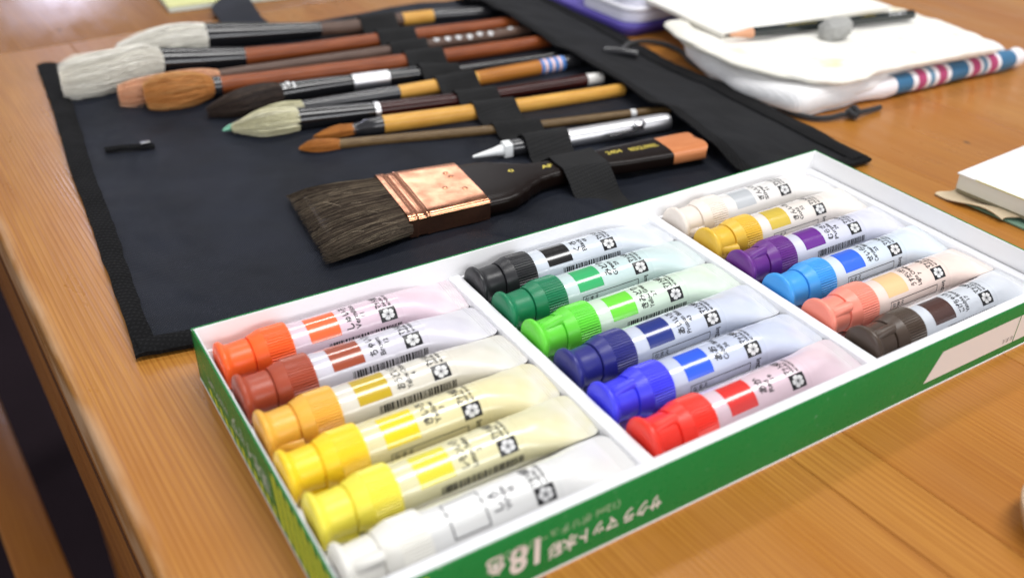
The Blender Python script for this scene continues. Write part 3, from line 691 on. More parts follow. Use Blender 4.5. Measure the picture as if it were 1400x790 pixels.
BL = [
 dict(label='thick mop brush with long white hair and black ferrule, farthest back on the roll', parts=[
  ('bristles', HAIRWHITE, [(113, 375.5, 10.5, 9.3), (100, 375.5, 11, 10.3), (84, 373.5, 10.5, 10.3), (66, 371, 9.5, 8.2), (52, 369.5, 9, 5)], 1000),
  ('ferrule', LACQ, [(111.5, 376, 10.5, 9.6), (114, 376, 10.5, 9.8), (150, 368, 9.5, 7.6), (194, 360.5, 8, 5.3)]),
  ('handle', GREYWOOD, [(193.5, 360.6, 8, 5.2), (215, 358.5, 7, 5.5), (259, 357.5, 7, 5.2)]),
  ('handle_band', HAIRPALE and BAMBOO, [(259, 357.5, 7, 5.15), (284, 354.8, 7, 5.0)]),
  ('handle_end', DKLACQ, [(284, 354.8, 7, 4.9), (311, 349.5, 6.5, 4.7), (330, 346, 6, 4.4)])]),
 dict(label='largest mop brush with bushy white hair, black ferrule and red-brown handle', parts=[
  ('bristles', HAIRWHITE, [(70, 334.5, 11, 9.4), (60, 332.5, 13, 12), (46, 328.5, 12.8, 12), (30, 325, 12.4, 12), (17, 324, 12.2, 11), (8.5, 325, 12, 7.5)], 1600),
  ('ferrule', LACQ, [(69, 335, 11, 9.4), (73, 335, 11, 9.8), (98, 331, 9.5, 8.2), (125.7, 327.5, 8, 6.6)]),
  ('handle', REDWOOD, [(125.5, 327.5, 8, 6.4), (160, 324.5, 7.5, 5.2), (222, 321, 7, 5.1), (257, 318, 7, 4.8), (321, 312, 6.5, 4.7), (334, 311, 6, 4.4)])]),
 dict(label='brush with pale orange rounded hair and thin grey-brown handle with white blossoms', parts=[
  ('bristles', HAIRPINK, [(100, 304.5, 6.5, 3.8), (88, 302, 7.2, 6.4), (66, 298, 8, 7.6), (45, 295, 8, 7.4), (36, 296, 8, 5.5)], 700),
  ('handle', GREYWOOD, [(99, 305, 6.5, 3.8), (104, 304.5, 6.5, 4.0), (217, 297, 6, 4.2), (254, 296, 6, 4.0), (321, 292, 6, 3.9), (333, 291, 6, 3.7)])], blossoms=True),
 dict(label='brush with loose orange hair bound in grey wire on a red-brown handle', parts=[
  ('bristles', HAIRORANGE, [(89, 280.5, 8.5, 6), (80, 280, 10, 9), (68, 279.5, 10.4, 10), (57, 281, 9.8, 9), (49.5, 283, 9, 6.5)], 900),
  ('ferrule', DKLACQ, [(88, 280.6, 8.5, 6.2), (90, 280.6, 8.5, 6.6), (91, 280.4, 8.5, 6.2), (93, 280.2, 8.5, 6.6), (95, 280, 8.5, 6.2)]),
  ('handle', REDWOOD, [(94.5, 280, 8.5, 6.2), (120, 277.5, 8, 6.0), (219, 269, 7, 5.5), (252, 267.5, 6.5, 5.1), (322, 263, 6, 4.7), (333, 262, 6, 4.3)])]),
 dict(label='brush with black pointed hair, white-marked black ferrule and silver band', parts=[
  ('bristles', HAIRDARK, [(121, 248, 9, 6.8), (111, 246, 9.4, 8), (98, 244.5, 8.4, 8.2), (86, 246, 7, 5.6), (77, 248.5, 5.6, 2.4)], 800),
  ('ferrule', LACQ, [(120, 248, 9, 6.6), (124, 248, 9, 6.7), (150, 247.8, 8.5, 5.6), (166, 247.5, 8, 5.0), (170, 247.2, 8, 5.3)]),
  ('metal_band', STEEL, [(170, 247.2, 8, 5.35), (194.5, 245.5, 7.4, 5.25)]),
  ('handle', LACQ, [(194.5, 245.5, 7.4, 5.1), (219, 243.5, 6.8, 4.9), (235, 242, 6, 3.6), (250, 241.5, 5.5, 2.9), (308, 236, 5, 2.7), (326, 235, 5, 2.5)])], mark=True),
 dict(label='slim brush with teal-stained tip, grey ferrule and two-tone bamboo handle', parts=[
  ('bristles', HAIRPALE, [(128, 226.5, 6.4, 3.8), (114, 225, 7, 5.2), (98, 221, 7, 4.2), (86, 219, 6, 1.8), (80, 218.5, 5.6, .6)], 300),
  ('ferrule', DKLACQ, [(127, 226.8, 6.4, 3.9), (160, 223.5, 6.2, 4.3), (190, 220.2, 6.2, 4.5)]),
  ('handle', BAMBOO, [(190, 220.2, 6.2, 4.7), (216, 218.8, 6.2, 4.8), (246, 218.4, 6.2, 4.9)]),
  ('handle', BAMBOOD, [(246, 218.4, 6.2, 4.95), (294, 217.2, 6.2, 5.0)]),
  ('handle_wrap', 'WRAP', [(294, 217.2, 6.2, 5.1), (313, 216.6, 6.2, 5.1)]),
  ('handle_end', DKLACQ, [(313, 216.6, 6.2, 4.9), (326, 216.2, 6, 4.6)])], tip=True),
 dict(label='brush with cream-green frayed hair, long black ferrule, silver ring and maroon handle', parts=[
  ('bristles', HAIRPALE, [(117, 205, 8.2, 6.6), (108, 205.5, 8.8, 7.6), (98, 207.5, 8.4, 7.4), (90, 211.5, 7.4, 4.8), (82, 216, 6.2, 2)], 800),
  ('ferrule', LACQ, [(115.5, 204.8, 8.2, 6.6), (119, 204.5, 8.2, 6.8), (140, 201.5, 7.6, 6), (163, 198, 7, 5.2)]),
  ('metal_band', STEEL, [(163, 198, 7, 5.4), (166, 197.6, 7, 5.4)]),
  ('handle', MAROON, [(166, 197.6, 7, 5.1), (221, 190.5, 6, 4.5), (255, 188, 5.6, 4.0), (309, 183, 5.4, 4.0)]),
  ('handle_end', mat('ivory_plastic', (.74, .73, .70, 1), .3), [(309, 183, 5.4, 4.1), (320, 181.8, 5.2, 3.9)])], round_end=True),
 dict(label='small orange-haired brush with dark stepped ferrule and plain bamboo handle', parts=[
  ('bristles', HAIRRED, [(142, 180, 6.2, 3.1), (133, 181.2, 6.2, 3.5), (125, 182.6, 5.6, 2.2), (119, 184, 5, .5)], 260),
  ('ferrule', DKLACQ, [(140.5, 180.2, 6.2, 3.2), (147, 179.2, 6.2, 3.7), (148, 179, 6.3, 4.6), (159, 177.4, 6.6, 5.2)]),
  ('handle', BAMBOO, [(159, 177.4, 6.6, 5.3), (220, 168.5, 6.2, 4.8), (251, 165, 5.6, 4.4), (319, 157, 5.4, 4.1)])], round_end=True),
 dict(label='small red-sable brush on a thin olive-brown stick handle', parts=[
  ('bristles', HAIRRED, [(128, 168, 4.6, 2.8), (120, 169.8, 4.8, 3.5), (113, 171.8, 4.8, 3), (106.5, 174, 4.2, .7)], 260),
  ('handle', OLIVEWOOD, [(127, 168.2, 4.6, 2.9), (217, 142.8, 4.4, 2.7), (247, 134.6, 4.4, 2.7), (306, 122, 4.4, 2.6), (326, 117, 4.2, 2.4)]),
  ('handle_pin', WHITEINK, [(300, 123.4, 4.4, 2.75), (303.5, 122.6, 4.4, 2.75)])]),
]
WRAP = mat('printed_wrap', (.8, .8, .82, 1), .4); k = N(WRAP)
sp = k.n('SeparateXYZ'); k.l(k.coord(), sp.inputs[0]); bz = k.noise(k.coord(), 260, 1)
wv = k.math('SINE', k.math('MULTIPLY', sp.outputs[0], 1150.)); c = k.ramp(wv, [(.0, lin(70, 120, 190)), (.35, lin(225, 228, 236)), (.75, lin(232, 232, 236)), (.9, lin(235, 160, 150))])
k.color(c)
ROLLZ = 0.0
for bi, B in enumerate(BL):
    p0 = B['parts'][-1][2][-1]
    base = Vector((B['parts'][1][2][0][0], B['parts'][1][2][0][1], 0))
    t = thing('paint_brush', B['label'], 'paint brush', base*MM, 0, GB)
    for pi_, P in enumerate(B['parts']):
        name, m_, path = P[:3]
        loc = [(x-base.x, y-base.y, z, r) for x, y, z, r in path]
        if m_ == 'WRAP': m_ = WRAP
        if name == 'bristles': me = hair(loc, 1., P[3], bi+3, .17 if P[3] < 400 else .22)
        else: me = rod(loc, B.get('round_end', False) and pi_ == len(B['parts'])-1)
        me.name = name; o = obj(name, me, m_, t)
        if name == 'handle' and B.get('blossoms'):
            vs, fs = [], []; rr = random.Random(5); mbb = MB()
            for q in range(8):
                f_ = 256+q*8.6; yy = interp(f_, [(254, 296), (321, 292)]); r0 = 4.12; a_ = rr.uniform(-.6, .9)
                for s5 in range(5):
                    u_, v_ = 1.35*math.cos(s5*1.257), 1.35*math.sin(s5*1.257); ctr = []
                    for s6 in range(8):
                        uu, vv = u_+.95*math.cos(s6*.785), v_+.95*math.sin(s6*.785); th = a_+vv/r0
                        ctr.append((f_+uu-base.x, yy-base.y-r0*math.sin(th), 6+r0*math.cos(th)))
                    mbb.add(ctr, [tuple(range(8))])
            obj('blossom_print', mbb.mesh('blossom_print', 60, recalc=False), WHITEINK, o)
        if name == 'ferrule' and B.get('mark'):
            mbb = MB()
            for dx, aw, hh in ((125, .5, 1.7), (128.2, .2, 1.9), (131, .55, 1.2)):
                rg = []
                for th in lsp(aw-.35, aw+.35, 6): rg.append([(dx-base.x-hh, 248-base.y-6.72*math.sin(th), 8.95+6.72*math.cos(th)), (dx-base.x+hh*.2, 248-base.y-6.66*math.sin(th), 8.95+6.7*math.cos(th))])
                mbb.loft([[Vector(x) for x in r_] for r_ in rg], False, close=False)
            obj('printed_mark', mbb.mesh('printed_mark', 60), WHITEINK, o)
        if name == 'bristles' and B.get('tip'):
            me2 = hair([(84-base.x, 218.8-base.y, 5.9, 1.9), (80-base.x, 218.4-base.y, 5.5, 1.5), (76.5-base.x, 218-base.y, 5, .5)], 1., 60, 9, .2); me2.name = 'stained_tip'
            obj('stained_tip', me2, hair_mat('teal_stained_hair', lin(110, 180, 150), lin(150, 210, 185)), o)

# silver nozzle pen
t = thing('brush_pen', 'silver barrelled pen with white tapered nozzle, beside the wide flat brush', 'brush pen', (.213, .109, 0))
def L(path): return [(x-213, y-109, z, r) for x, y, z, r in path]
obj('nozzle', rod(L([(207, 110.8, 7, 3.4), (203, 111.4, 6.8, 3.6), (201.5, 111.7, 6.7, 2.9), (200, 111.9, 6.6, 3.1), (197, 112.3, 6.4, 2.3), (191, 113, 6, 1.6), (184, 114, 5.5, .7)])), mat('white_nozzle', (.85, .87, .87, 1), .3), t)
mb = MB(); tube([(x-213, y-109, z) for x, y, z, r in [(206.5, 110.8, 7, 3), (202, 111.6, 6.8, 3)]], [4.1, 4.1], 10, mb=mb, ex=6)
obj('nozzle_grip', mb.mesh('nozzle_grip', 20), mat('white_grip', (.85, .87, .87, 1), .3), t)
obj('collar', rod(L([(206.5, 110.7, 7, 4.6), (214, 109.4, 7, 5.0), (232, 106.8, 7, 5.0), (240, 106, 7, 5.1)])), DKLACQ, t)
obj('barrel', rod(L([(238, 106.3, 7, 5.5), (305, 98.6, 7, 5.2), (309, 98.2, 7, 4.6)]), False), STEEL, t)
mb = MB(); mb.box((262-213, 92.6-109, 8), (287-213, 95.6-109, 9.4), bev=.5); o = obj('clip', mb.mesh('clip', 30), DKLACQ, t)
bm = bmesh.new(); bmesh.ops.create_uvsphere(bm, u_segments=20, v_segments=12, radius=3.0*MM, matrix=Matrix.Translation((.0715, -.0140, .0112)) @ Matrix.Diagonal((1.5, .9, .8, 1)))
me = bpy.data.meshes.new('clip_ball'); bm.to_mesh(me); bm.free(); me.shade_smooth(); obj('clip_ball', me, CHROME, o)

# wide flat brush
fb = thing('flat_brush', 'wide flat brush with dark bristles, copper ferrule and black lettered handle', 'paint brush', (.119, .0795, 0), math.radians(-6.2))
def section(u, w, t_, z, ex, seg=56): return ring(Vector((u, 0, z)), Vector((0, 1, 0)), Vector((0, 0, 1)), w, t_, ex, seg)
mb = MB(); fr = [(-41, 33, 2.0, 5.6, 3), (-38, 34, 4.2, 6, 3), (-30, 33, 5.4, 6.4, 3.2), (-18, 30.5, 5.9, 7, 3.6), (-6, 28, 5.8, 7.4, 4.5), (1.5, 26.6, 5.7, 7.6, 6)]
mb.loft([section(u, w*.97, t_*.93, z, ex) for u, w, t_, z, ex in fr], True, 0, .15)
rnd = random.Random(21)
for q in range(3600):
    v = rnd.uniform(-1, 1); top = rnd.random() < .8; depth = rnd.uniform(.86, 1.03) if top else rnd.uniform(-1, .9)
    tone = max(0, min(1, rnd.gauss(.46, .33))); j = rnd.uniform(-.045, .045); stop = rnd.uniform(-45, -38) if rnd.random() < .8 else rnd.uniform(-34, -20)
    if not top and rnd.random() < .6: v = math.copysign(rnd.uniform(.93, 1.02), v)
    pts = []; clump = .05*noise.noise(Vector((v*9, depth*2, 1)))
    for i in range(7):
        f_ = i/6; u = 1+(stop-1)*f_; w = interp(-u, [(-1.5, 26.6), (6, 28), (18, 30.5), (30, 33), (38, 34.2), (46, 34.6)]); t_ = interp(-u, [(-1.5, 5.7), (6, 5.8), (18, 5.9), (30, 5.4), (38, 4.2), (43, 2.2), (46, 1.4)]); z = interp(-u, [(-1.5, 7.6), (18, 7), (30, 6.4), (41, 5.4)])
        vv = v+(j+clump)*f_; edge = (1-min(1, abs(vv))**4)**.25 if abs(vv) < 1 else .0
        pts.append(Vector((u, w*vv, z+t_*depth*max(.12, edge)+.35*math.sin(v*60+f_*3)*f_)))
    rings = []
    for i, p in enumerate(pts):
        wd = .17*(1-.7*i/6); rings.append([p+Vector((0, wd, 0)), p+Vector((0, -wd*.5, wd*.87)), p+Vector((0, -wd*.5, -wd*.87))])
    mb.loft(rings, False, 0, tone*(1 if stop > -47 else .6))
for q in range(10):      # stray hairs
    v = rnd.uniform(-1, 1); p = Vector((rnd.uniform(-30, -6), 30*v, 12.5)); d = Vector((-rnd.uniform(4, 9), rnd.uniform(-7, 7), rnd.uniform(.5, 2.5)))
    mb.loft([[p+d*f_+Vector((0, .09, -.9*f_*f_)), p+d*f_+Vector((0, -.09, -.9*f_*f_)), p+d*f_+Vector((.05, 0, .1-.9*f_*f_))] for f_ in (0, .3, .6, 1)], False, 0, .9)
me = mb.mesh('bristles', 60, 'strand', recalc=False); obj('bristles', me, HAIRBADGER, fb)
mb = MB(); us = lsp(-.5, 42, 86); rr = []
for u in us:
    w = interp(u, [(0, 26.6), (42, 24.4)]); t_ = 6.1 if u > 1 else 6.2
    b_ = sum(.42*math.exp(-((u-c_)/.55)**2) for c_ in (3.2, 9.3)) - .3*math.exp(-((u-6.2)/1.8)**2) - sum(.3*math.exp(-((u-c_)/.4)**2) for c_ in (4.5, 8.0))
    rr.append(section(u, w+b_*.6, t_+b_, 7.7, 9, 96))
mb.loft(rr, True); fer = obj('ferrule', mb.mesh('ferrule', 50), COPPER, fb)
for u, v in ((33, 12), (34, 7.2), (26.5, -3.5), (35.5, -8)):
    bm = bmesh.new(); bmesh.ops.create_uvsphere(bm, u_segments=16, v_segments=10, radius=1.5*MM, matrix=Matrix.Translation((u*MM, v*MM, 13.7*MM)) @ Matrix.Diagonal((1, 1, .35, 1)))
    me = bpy.data.meshes.new('nail_head'); bm.to_mesh(me); bm.free(); me.shade_smooth(); obj('nail_head', me, COPPER, fer)
HW = [(40, 23.6), (47, 23.6), (52, 23.3), (58, 21.8), (65, 18), (72, 13.2), (79, 10), (86, 8.6), (98, 8.2), (115, 9.4), (135, 11.2), (157, 12.4), (176, 12.8), (181, 12.6)]
def hw(u): return sinterp(u, HW)
HT = [(40, 5.4), (58, 5.2), (80, 4.8), (181, 4.6)]
mb = MB(); mb.loft([section(u, hw(u), interp(u, HT), interp(u, [(40, 7.7), (100, 8.5), (181, 8.6)]), 4.2) for u in lsp(40, 157, 60)], True)
hd = obj('handle', mb.mesh('handle', 50), BROWNLACQ, fb)
mb = MB(); us = lsp(157, 181, 18)
secs = []
for u in us:
    s_ = section(u, hw(u), 4.6, 8.6, 3.4)
    # the end is cut with a shallow hollow on its far corner
    s2 = []
    for p in s_:
        v = p.y/hw(u); endu = 181-3.2*abs(v)**6-3.0*math.exp(-((v-.15)/.28)**2)-1.5*(v > .3)*(v-.3); q = p.copy(); q.x = 157+(p.x-157)*(endu-157)/24.; s2.append(q)
    secs.append(s2)
last = [p+(Vector((p.x, 0, 8.6))-p)*.16+Vector((.9, 0, 0)) for p in secs[-1]]; secs.append(last)
mb.loft(secs, True); obj('handle_tip', mb.mesh('handle_tip', 50), BEECH, fb)
def hz(u): return interp(u, [(40, 7.7), (100, 8.5), (181, 8.6)])+interp(u, HT)+.06
vf = text_bm([('2404', 5.4, 122, 1.5, 9.5, .02), ('RESQUIRREL', 5.4, 136, .6, 18, .02)])
obj('lettering', wrap_mesh('lettering', vf, lambda p: (p.x, p.y-2, hz(p.x)), 2.), GOLDINK, hd)
vf = text_bm([('AF', 4.6, 82, -1.5, 6.5, .04), ('0', 4., 64, 1., 3.2, .03)])
obj('lettering', wrap_mesh('lettering', vf, lambda p: (p.x, p.y, hz(p.x)), 2.), GOLDINK, hd)

# ------------------------------------------------------------------ brush roll
roll = thing('brush_roll', 'black and navy fabric brush roll lying open behind the paint box', 'brush roll')
def xl(y): return interp(y, [(20, -17), (50, -15), (95, -13), (150, -10), (218, -7.3), (307, -.7), (393, 3.5)])
def xr(y): return interp(y, [(5, 381), (58, 384), (130, 386), (200, 386), (252, 394), (371, 402), (400, 404)])
def ybot(x): return interp(x, [(-17, 24), (0, 21), (7, 20), (60, 14), (381, 6)])
def ytop(x): return interp(x, [(0, 393), (60, 396), (140, 400), (280, 404), (404, 398)])
def wr(x, y):
    z = 2.2+1.5*fbm(x, y, .012, 1)+.9*fbm(x*.5+y*.9, y*.4-x*.2, .03, 2)+.25*fbm(x, y, .09, 5)
    z += 3.2*math.exp(-((x-190)/24)**2-((y-38)/12)**2)+2.0*math.exp(-((x-160)/22)**2-((y-34)/16)**2)*math.sin((x+y*.9)*.22)+1.8*math.exp(-((x-262)/14)**2-((y-34)/18)**2)
    return max(.7, z)
def panel(u, v):
    x = -17+u*(404+17)
    x0, x1 = xl(20+v*375), xr(v*400); x = x0+(x1-x0)*u
    y = ybot(x)+(ytop(x)-ybot(x))*v; x = xl(y)+(xr(y)-xl(y))*u
    return (x, y, wr(x, y))
mb = sheet(lsp(0, 1, 110), lsp(0, 1, 100), panel, .65); obj('inner_panel', mb.mesh('inner_panel', 60), NYLON, roll)
# binding strip along the left edge, folded over; another along the near edge
ys = lsp(22, 394, 90)
def bind(u, v):
    y = 22.5+v*(393.5-22.5); w = interp(y, [(20, 9), (50, 7.5), (95, 9), (150, 10), (218, 11), (307, 12), (393, 12)])
    x = xl(y)-1.2+.5*fbm(0, y, .06, 4)+u*(w+.6*fbm(3, y, .05, 5)); return (x, y-.12*u*w, wr(x, y)-.2+1.9*abs(math.sin(math.pi*min(1, max(0, u*.86+.07))))**.5+.35*fbm(x, y, .05, 6)+.5)
mb = sheet(lsp(0, 1, 10), lsp(0, 1, 110), bind, 1.6); obj('edge_binding', mb.mesh('edge_binding', 60), WEBBING, roll)
def bind2(u, v):
    x = -16+u*396; y = ybot(x)+v*10.5-1.5; return (x, y, wr(x, y)+.25+1.8*abs(math.sin(math.pi*(v*.84+.08)))**.5+.35*fbm(x, y, .05, 8)+.9)
mb = sheet(lsp(0, 1, 130), lsp(0, 1, 8), bind2, 1.5); obj('edge_binding', mb.mesh('edge_binding', 60), WEBBING, roll)
# elastic band: rides over every handle and dips between them
def rod_tops(x):
    res = []
    for B in BL:
        pts = [p for P in B['parts'] if P[0] != 'bristles' for p in P[2]]
        pts = sorted(pts); yc = interp(x, [(p[0], p[1]) for p in pts]); zc = interp(x, [(p[0], p[2]) for p in pts]); r = interp(x, [(p[0], p[3]) for p in pts]); res.append((yc, zc, r))
    res.append((interp(x, [(207, 110), (306, 98.6)]), 7, 5.6))
    yc = 79.5-math.tan(math.radians(6.2))*(x-119); res.append((yc, 8.5, -1))
    return res
def over(x, y, tops, sag=2.4, spread=1.25):
    z = sag
    for yc, zc, r in tops:
        if r < 0:
            w = hw((x-119)/math.cos(math.radians(6.2))); d = abs(y-yc); z = max(z, zc+5.4 if d < w-.5 else zc+5.4-(d-w+.5)*.72)
        else:
            d = abs(y-yc)
            if d < r*spread*1.7: z = max(z, zc+math.sqrt(max(0, (r+.9)**2-d*d)) if d < r*.75 else zc+math.sqrt((r+.9)**2-(r*.75)**2)-(d-r*.75)*1.25)
    return z
YB = lsp(23, 394, 430)
def band_z(x):
    tops = rod_tops(x); raw = [over(x, y, tops) for y in YB]
    # pull the cloth tight: it cannot sink deep into narrow gaps
    z = raw[:]
    for it in range(14): z = [max(raw[i], .5*(z[max(i-1, 0)]+z[min(i+1, len(z)-1)])) if raw[i] < 14 else raw[i] for i in range(len(z))]
    return z
BX = lsp(0, 1, 9); BZ = []
def bx(u, y): return interp(y, [(33, 205), (110, 213), (240, 216), (394, 226)])+u*interp(y, [(33, 25), (110, 27.5), (394, 29)])
for u in BX: BZ.append(band_z(230+(u-.5)*30))
def bandfn(u, v):
    i = min(len(BX)-1, int(round(u*(len(BX)-1)))); j = int(round(v*(len(YB)-1))); y = YB[j]
    return (bx(u, y)+.5*fbm(u*3, y, .08, 3), y, BZ[i][j]+.8)
mb = sheet(BX, lsp(0, 1, len(YB)), bandfn, .8); obj('elastic_band', mb.mesh('elastic_band', 50), ELASTIC, roll)
# pocket on the right: mouth lifted by the handle ends that slide in
def mouth(y): return interp(y, [(8, 300), (30, 302), (55, 304), (102, 311), (122, 312), (154, 317), (193, 318), (240, 321), (300, 324), (370, 326), (398, 327)])
MZ = [(8, 2.6), (30, 5), (55, 11), (85, 13), (102, 14.5), (122, 11), (157, 12), (183, 12.5), (216, 13.5), (240, 11), (262, 13), (292, 14), (311, 15.5), (330, 14), (347, 15), (370, 11), (398, 3)]
def pocket(u, v):
    y = 8+v*389; x0 = mouth(y); x1 = xr(y)-.5; x = x0+(x1-x0)*u
    zm = sinterp(y, MZ); e = max(0., 1-u)**1.5; z = 3.2+(zm-3.2)*e+.9*fbm(x, y, .018, 12)*min(1, u*6)+.5*fbm(x, y, .05, 14)*min(1, u*6)
    if u > .93: z -= 1.0*(u-.93)/.07
    return (x, y, max(z, wr(x, y)+.9))
mb = sheet(lsp(0, 1, 40), lsp(0, 1, 120), pocket, .7); pk = obj('pocket', mb.mesh('pocket', 60), FLAPCLOTH, roll)
def hem(u, v):
    p = Vector(pocket(u*.11, v)); p.z += .75+.25*math.sin(math.pi*u); p.x -= .4; return p
mb = sheet(lsp(0, 1, 6), lsp(0, 1, 120), hem, .7); obj('hem', mb.mesh('hem', 60), WEBBING, pk)
def rbind(u, v):
    p = Vector(pocket(.84+.165*u, v)); p.z += .5+.9*abs(math.sin(math.pi*min(1, u*.86+.07)))**.5; p.x += .8*u; return p
mb = sheet(lsp(0, 1, 9), lsp(0, 1, 120), rbind, .8); obj('edge_binding', mb.mesh('edge_binding', 60), WEBBING, roll)
# small loop tab lying on the panel
mb = MB(); P = [(12, 225.4, 4.2), (22, 223.2, 4.6), (31, 221.4, 4.4), (39, 219.6, 4)]
mb = sheet(lsp(0, 1, 14), lsp(0, 1, 5), lambda u, v: (12.5+u*25, 226.6-u*6.2+(v-.5)*6.0-v*1.2, 4.4+.9*math.sin(math.pi*v)+.4*math.sin(u*5)), 1.6)
obj('loop_tab', mb.mesh('loop_tab', 50), WEBBING, roll)
mb = MB(); mb.box((30.5, 219.0, 5.6), (36, 222.2, 6.4), bev=.3); obj('tab_clasp', mb.mesh('tab_clasp', 30), mat('dull_metal', (.3, .3, .3, 1), .4, 1), roll)
# tie strap poking out at the back
mb = MB(); out = [(139, 402), (140.5, 448), (143, 468), (152, 486), (165, 501), (178, 512), (181, 492), (176, 452), (171, 402)]
cl, cr = [(139, 398), (139.5, 430), (143, 467), (154, 487), (167, 505), (180, 530)], [(171, 398), (170, 424), (174, 450), (179, 480), (186, 498), (198, 520)]
A, Bq = resample([(*p, 0) for p in cl], 24), resample([(*p, 0) for p in cr], 24)
mb = sheet(lsp(0, 1, 6), lsp(0, 1, 24), lambda u, v: (A[int(round(v*23))].lerp(Bq[int(round(v*23))], u)) + Vector((0, 0, 3.0+1.2*math.sin(v*4)+.6*u)), 1.6)
obj('tie_strap', mb.mesh('tie_strap', 50), NYLON, roll)
# draw cord: a loop near the purple case, its knotted end beside the towel
pth = smoothpath([(362, 214, 6.5), (376, 226, 6.5), (390, 234, 4), (402, 233, 3), (410, 222, 2.4), (409, 203, 2.4), (402, 186, 2.2), (398, 165, 2), (396, 120, 2), (393, 84, 2.2), (398, 68, 2.2), (407, 62, 2.3), (417, 60, 3), (424, 57.5, 3.5), (432, 57.5, 3), (442, 58, 2.2), (451, 58.5, 2)], 6)
obj('cord', tube(pth, [1.7]*len(pth), 10).mesh('cord', 60), CORD, roll)
kn = MB()
for q, (rx, off) in enumerate((((.3, 0)), ((1.2, 1)), ((2.2, -1)))):
    pts = [Vector((424+off*1.2+2.6*math.cos(a)*math.cos(rx)+.8*math.sin(a*2), 57.6+3.2*math.sin(a), 3.9+2.0*math.cos(a)*math.sin(rx)+.6*off)) for a in lsp(0, 2*math.pi, 17)]
    tube(pts, [1.75]*17, 10, mb=kn)
obj('knot', kn.mesh('knot', 60), CORD, roll)
mb = tube([(350, 219.5, 7.6), (352, 219, 7.8), (361, 211, 8), (367, 204, 7.8), (368, 203, 7.6)], [2.2, 3, 3.1, 3, 2.2], 16); obj('cord_toggle', mb.mesh('cord_toggle', 50), DKLACQ, roll)

# ------------------------------------------------------------------ things behind
def rrect(x0, y0, x1, y1, r, n=8):
    pts = []
    for cx, cy, a0 in ((x1-r, y0+r, -90), (x1-r, y1-r, 0), (x0+r, y1-r, 90), (x0+r, y0+r, 180)):
        for i in range(n+1):
            a = math.radians(a0+90*i/n); pts.append((cx+r*math.cos(a), cy+r*math.sin(a)))
    return pts
def slab(mb, pts, z0, z1, b=1.2, n=4, mi=0, taper=0.):
    c = Vector((sum(p[0] for p in pts)/len(pts), sum(p[1] for p in pts)/len(pts)))
    P = [Vector(p) for p in pts]; m_ = len(P); nr = []
    for i in range(m_):
        d = P[(i+1) % m_]-P[i-1]; nr.append(Vector((-d.y, d.x)).normalized())
    rings = []
    for i in range(n+1):
        a = math.pi/2*i/n; ins = b*(1-math.sin(a)); rings.append([Vector((*(p+q*ins), z0+b*(1-math.cos(a)))) for p, q in zip(P, nr)])
    for i in range(n+1):
        a = math.pi/2*i/n; ins = b*(1-math.cos(a))+taper; rings.append([Vector((*(p+q*ins), z1-b+b*math.sin(a))) for p, q in zip(P, nr)])
    mb.loft(rings, True, mi); return mb
PURPLE = plastic('purple_plastic', lin(84, 72, 158), .4, .08, .1)
pc = thing('purple_case', 'purple plastic case under the white paint boxes behind the roll', 'case', (.4, .252, 0), math.radians(1.5))
mb = slab(MB(), rrect(-3, 0, 105, 190, 12), 3.4, 9, 1.6); obj('case_body', mb.mesh('case_body', 50), PURPLE, pc)
mb = slab(MB(), rrect(-1, 2, 103, 188, 10), .4, 3.4, .8); obj('case_base', mb.mesh('case_base', 50), mat('dark_purple', lin(58, 46, 120), .5), pc)
LAV = plastic('pale_lavender_plastic', lin(226, 226, 240), .35, .02, .15)
for nm, z0, z1, ins, lab in (('plastic_box', 9.2, 21.5, 0, 'pale lavender plastic box lying on the purple case'), ('plastic_box', 21.7, 31.5, 2.5, 'shallow white plastic box stacked on the lavender box')):
    w = thing(nm, lab, 'plastic box', (.4, .252, z0*MM), math.radians(1.5), 'plastic boxes stacked on the purple case')
    h = z1-z0
    mb = slab(MB(), rrect(1+ins, 3+ins, 98-ins, 72-ins, 15), 0, h*.62, 1.0); obj('box_base', mb.mesh('box_base', 50), LAV, w)
    mb = slab(MB(), rrect(.2+ins, 2.2+ins, 98.8-ins, 72.8-ins, 15.5), h*.66, h, 1.6); obj('lid', mb.mesh('lid', 50), plastic('white_lid_plastic', lin(238, 238, 246), .3, .015, .15), w)

def cushion(mb, pts, z0, z1, r, amp, seed, n=110, dome=0., sc=.02):
    """soft folded-cloth layer from an outline: rounded rim, uneven top, flat underside"""
    P = [p.xy for p in resample([(*p, 0) for p in smoothpath([(*p, 0) for p in pts+[pts[0]]], 6)], n, False)][:-1]
    m_ = len(P); c = sum(P, Vector((0, 0)))/m_; rings = []; h = z1-z0
    def z_top(p): return z1+amp*fbm(p.x, p.y, sc, seed)+.4*amp*fbm(p.x, p.y, sc*3.3, seed+3)
    def at(p, ins):
        d = p-c; return c+d*(1-ins/max(d.length, 1e-6))
    ring0 = [Vector((*at(p, 4), z0+.15)) for p in P]; rings.append(ring0)
    for a in lsp(-70, 90, 9):
        t = math.radians(a); rings.append([Vector((*(lambda q: q)(at(p, r*(1-math.cos(t))*.9+.6*fbm(p.x, p.y, .07, seed))), z0+h*.5+(z_top(p)-z0-h*.5)*math.sin(t) if t > 0 else z0+h*.5+h*.49*math.sin(t))) for p in P])
    for k_ in (.9, .78, .64, .5, .36, .22, .1):
        rg = []
        for p in P:
            q = c+(at(p, r*.9)-c)*k_; rg.append(Vector((*q, z_top(q)+dome*(1-k_))))
        rings.append(rg)
    mb.loft(rings, True); return mb
tw = thing('towel', 'white terry towel folded flat, blue and magenta striped hem', 'towel', (.45, .12, 0))
def loc2(pts): return [(x-450, y-120) for x, y in pts]
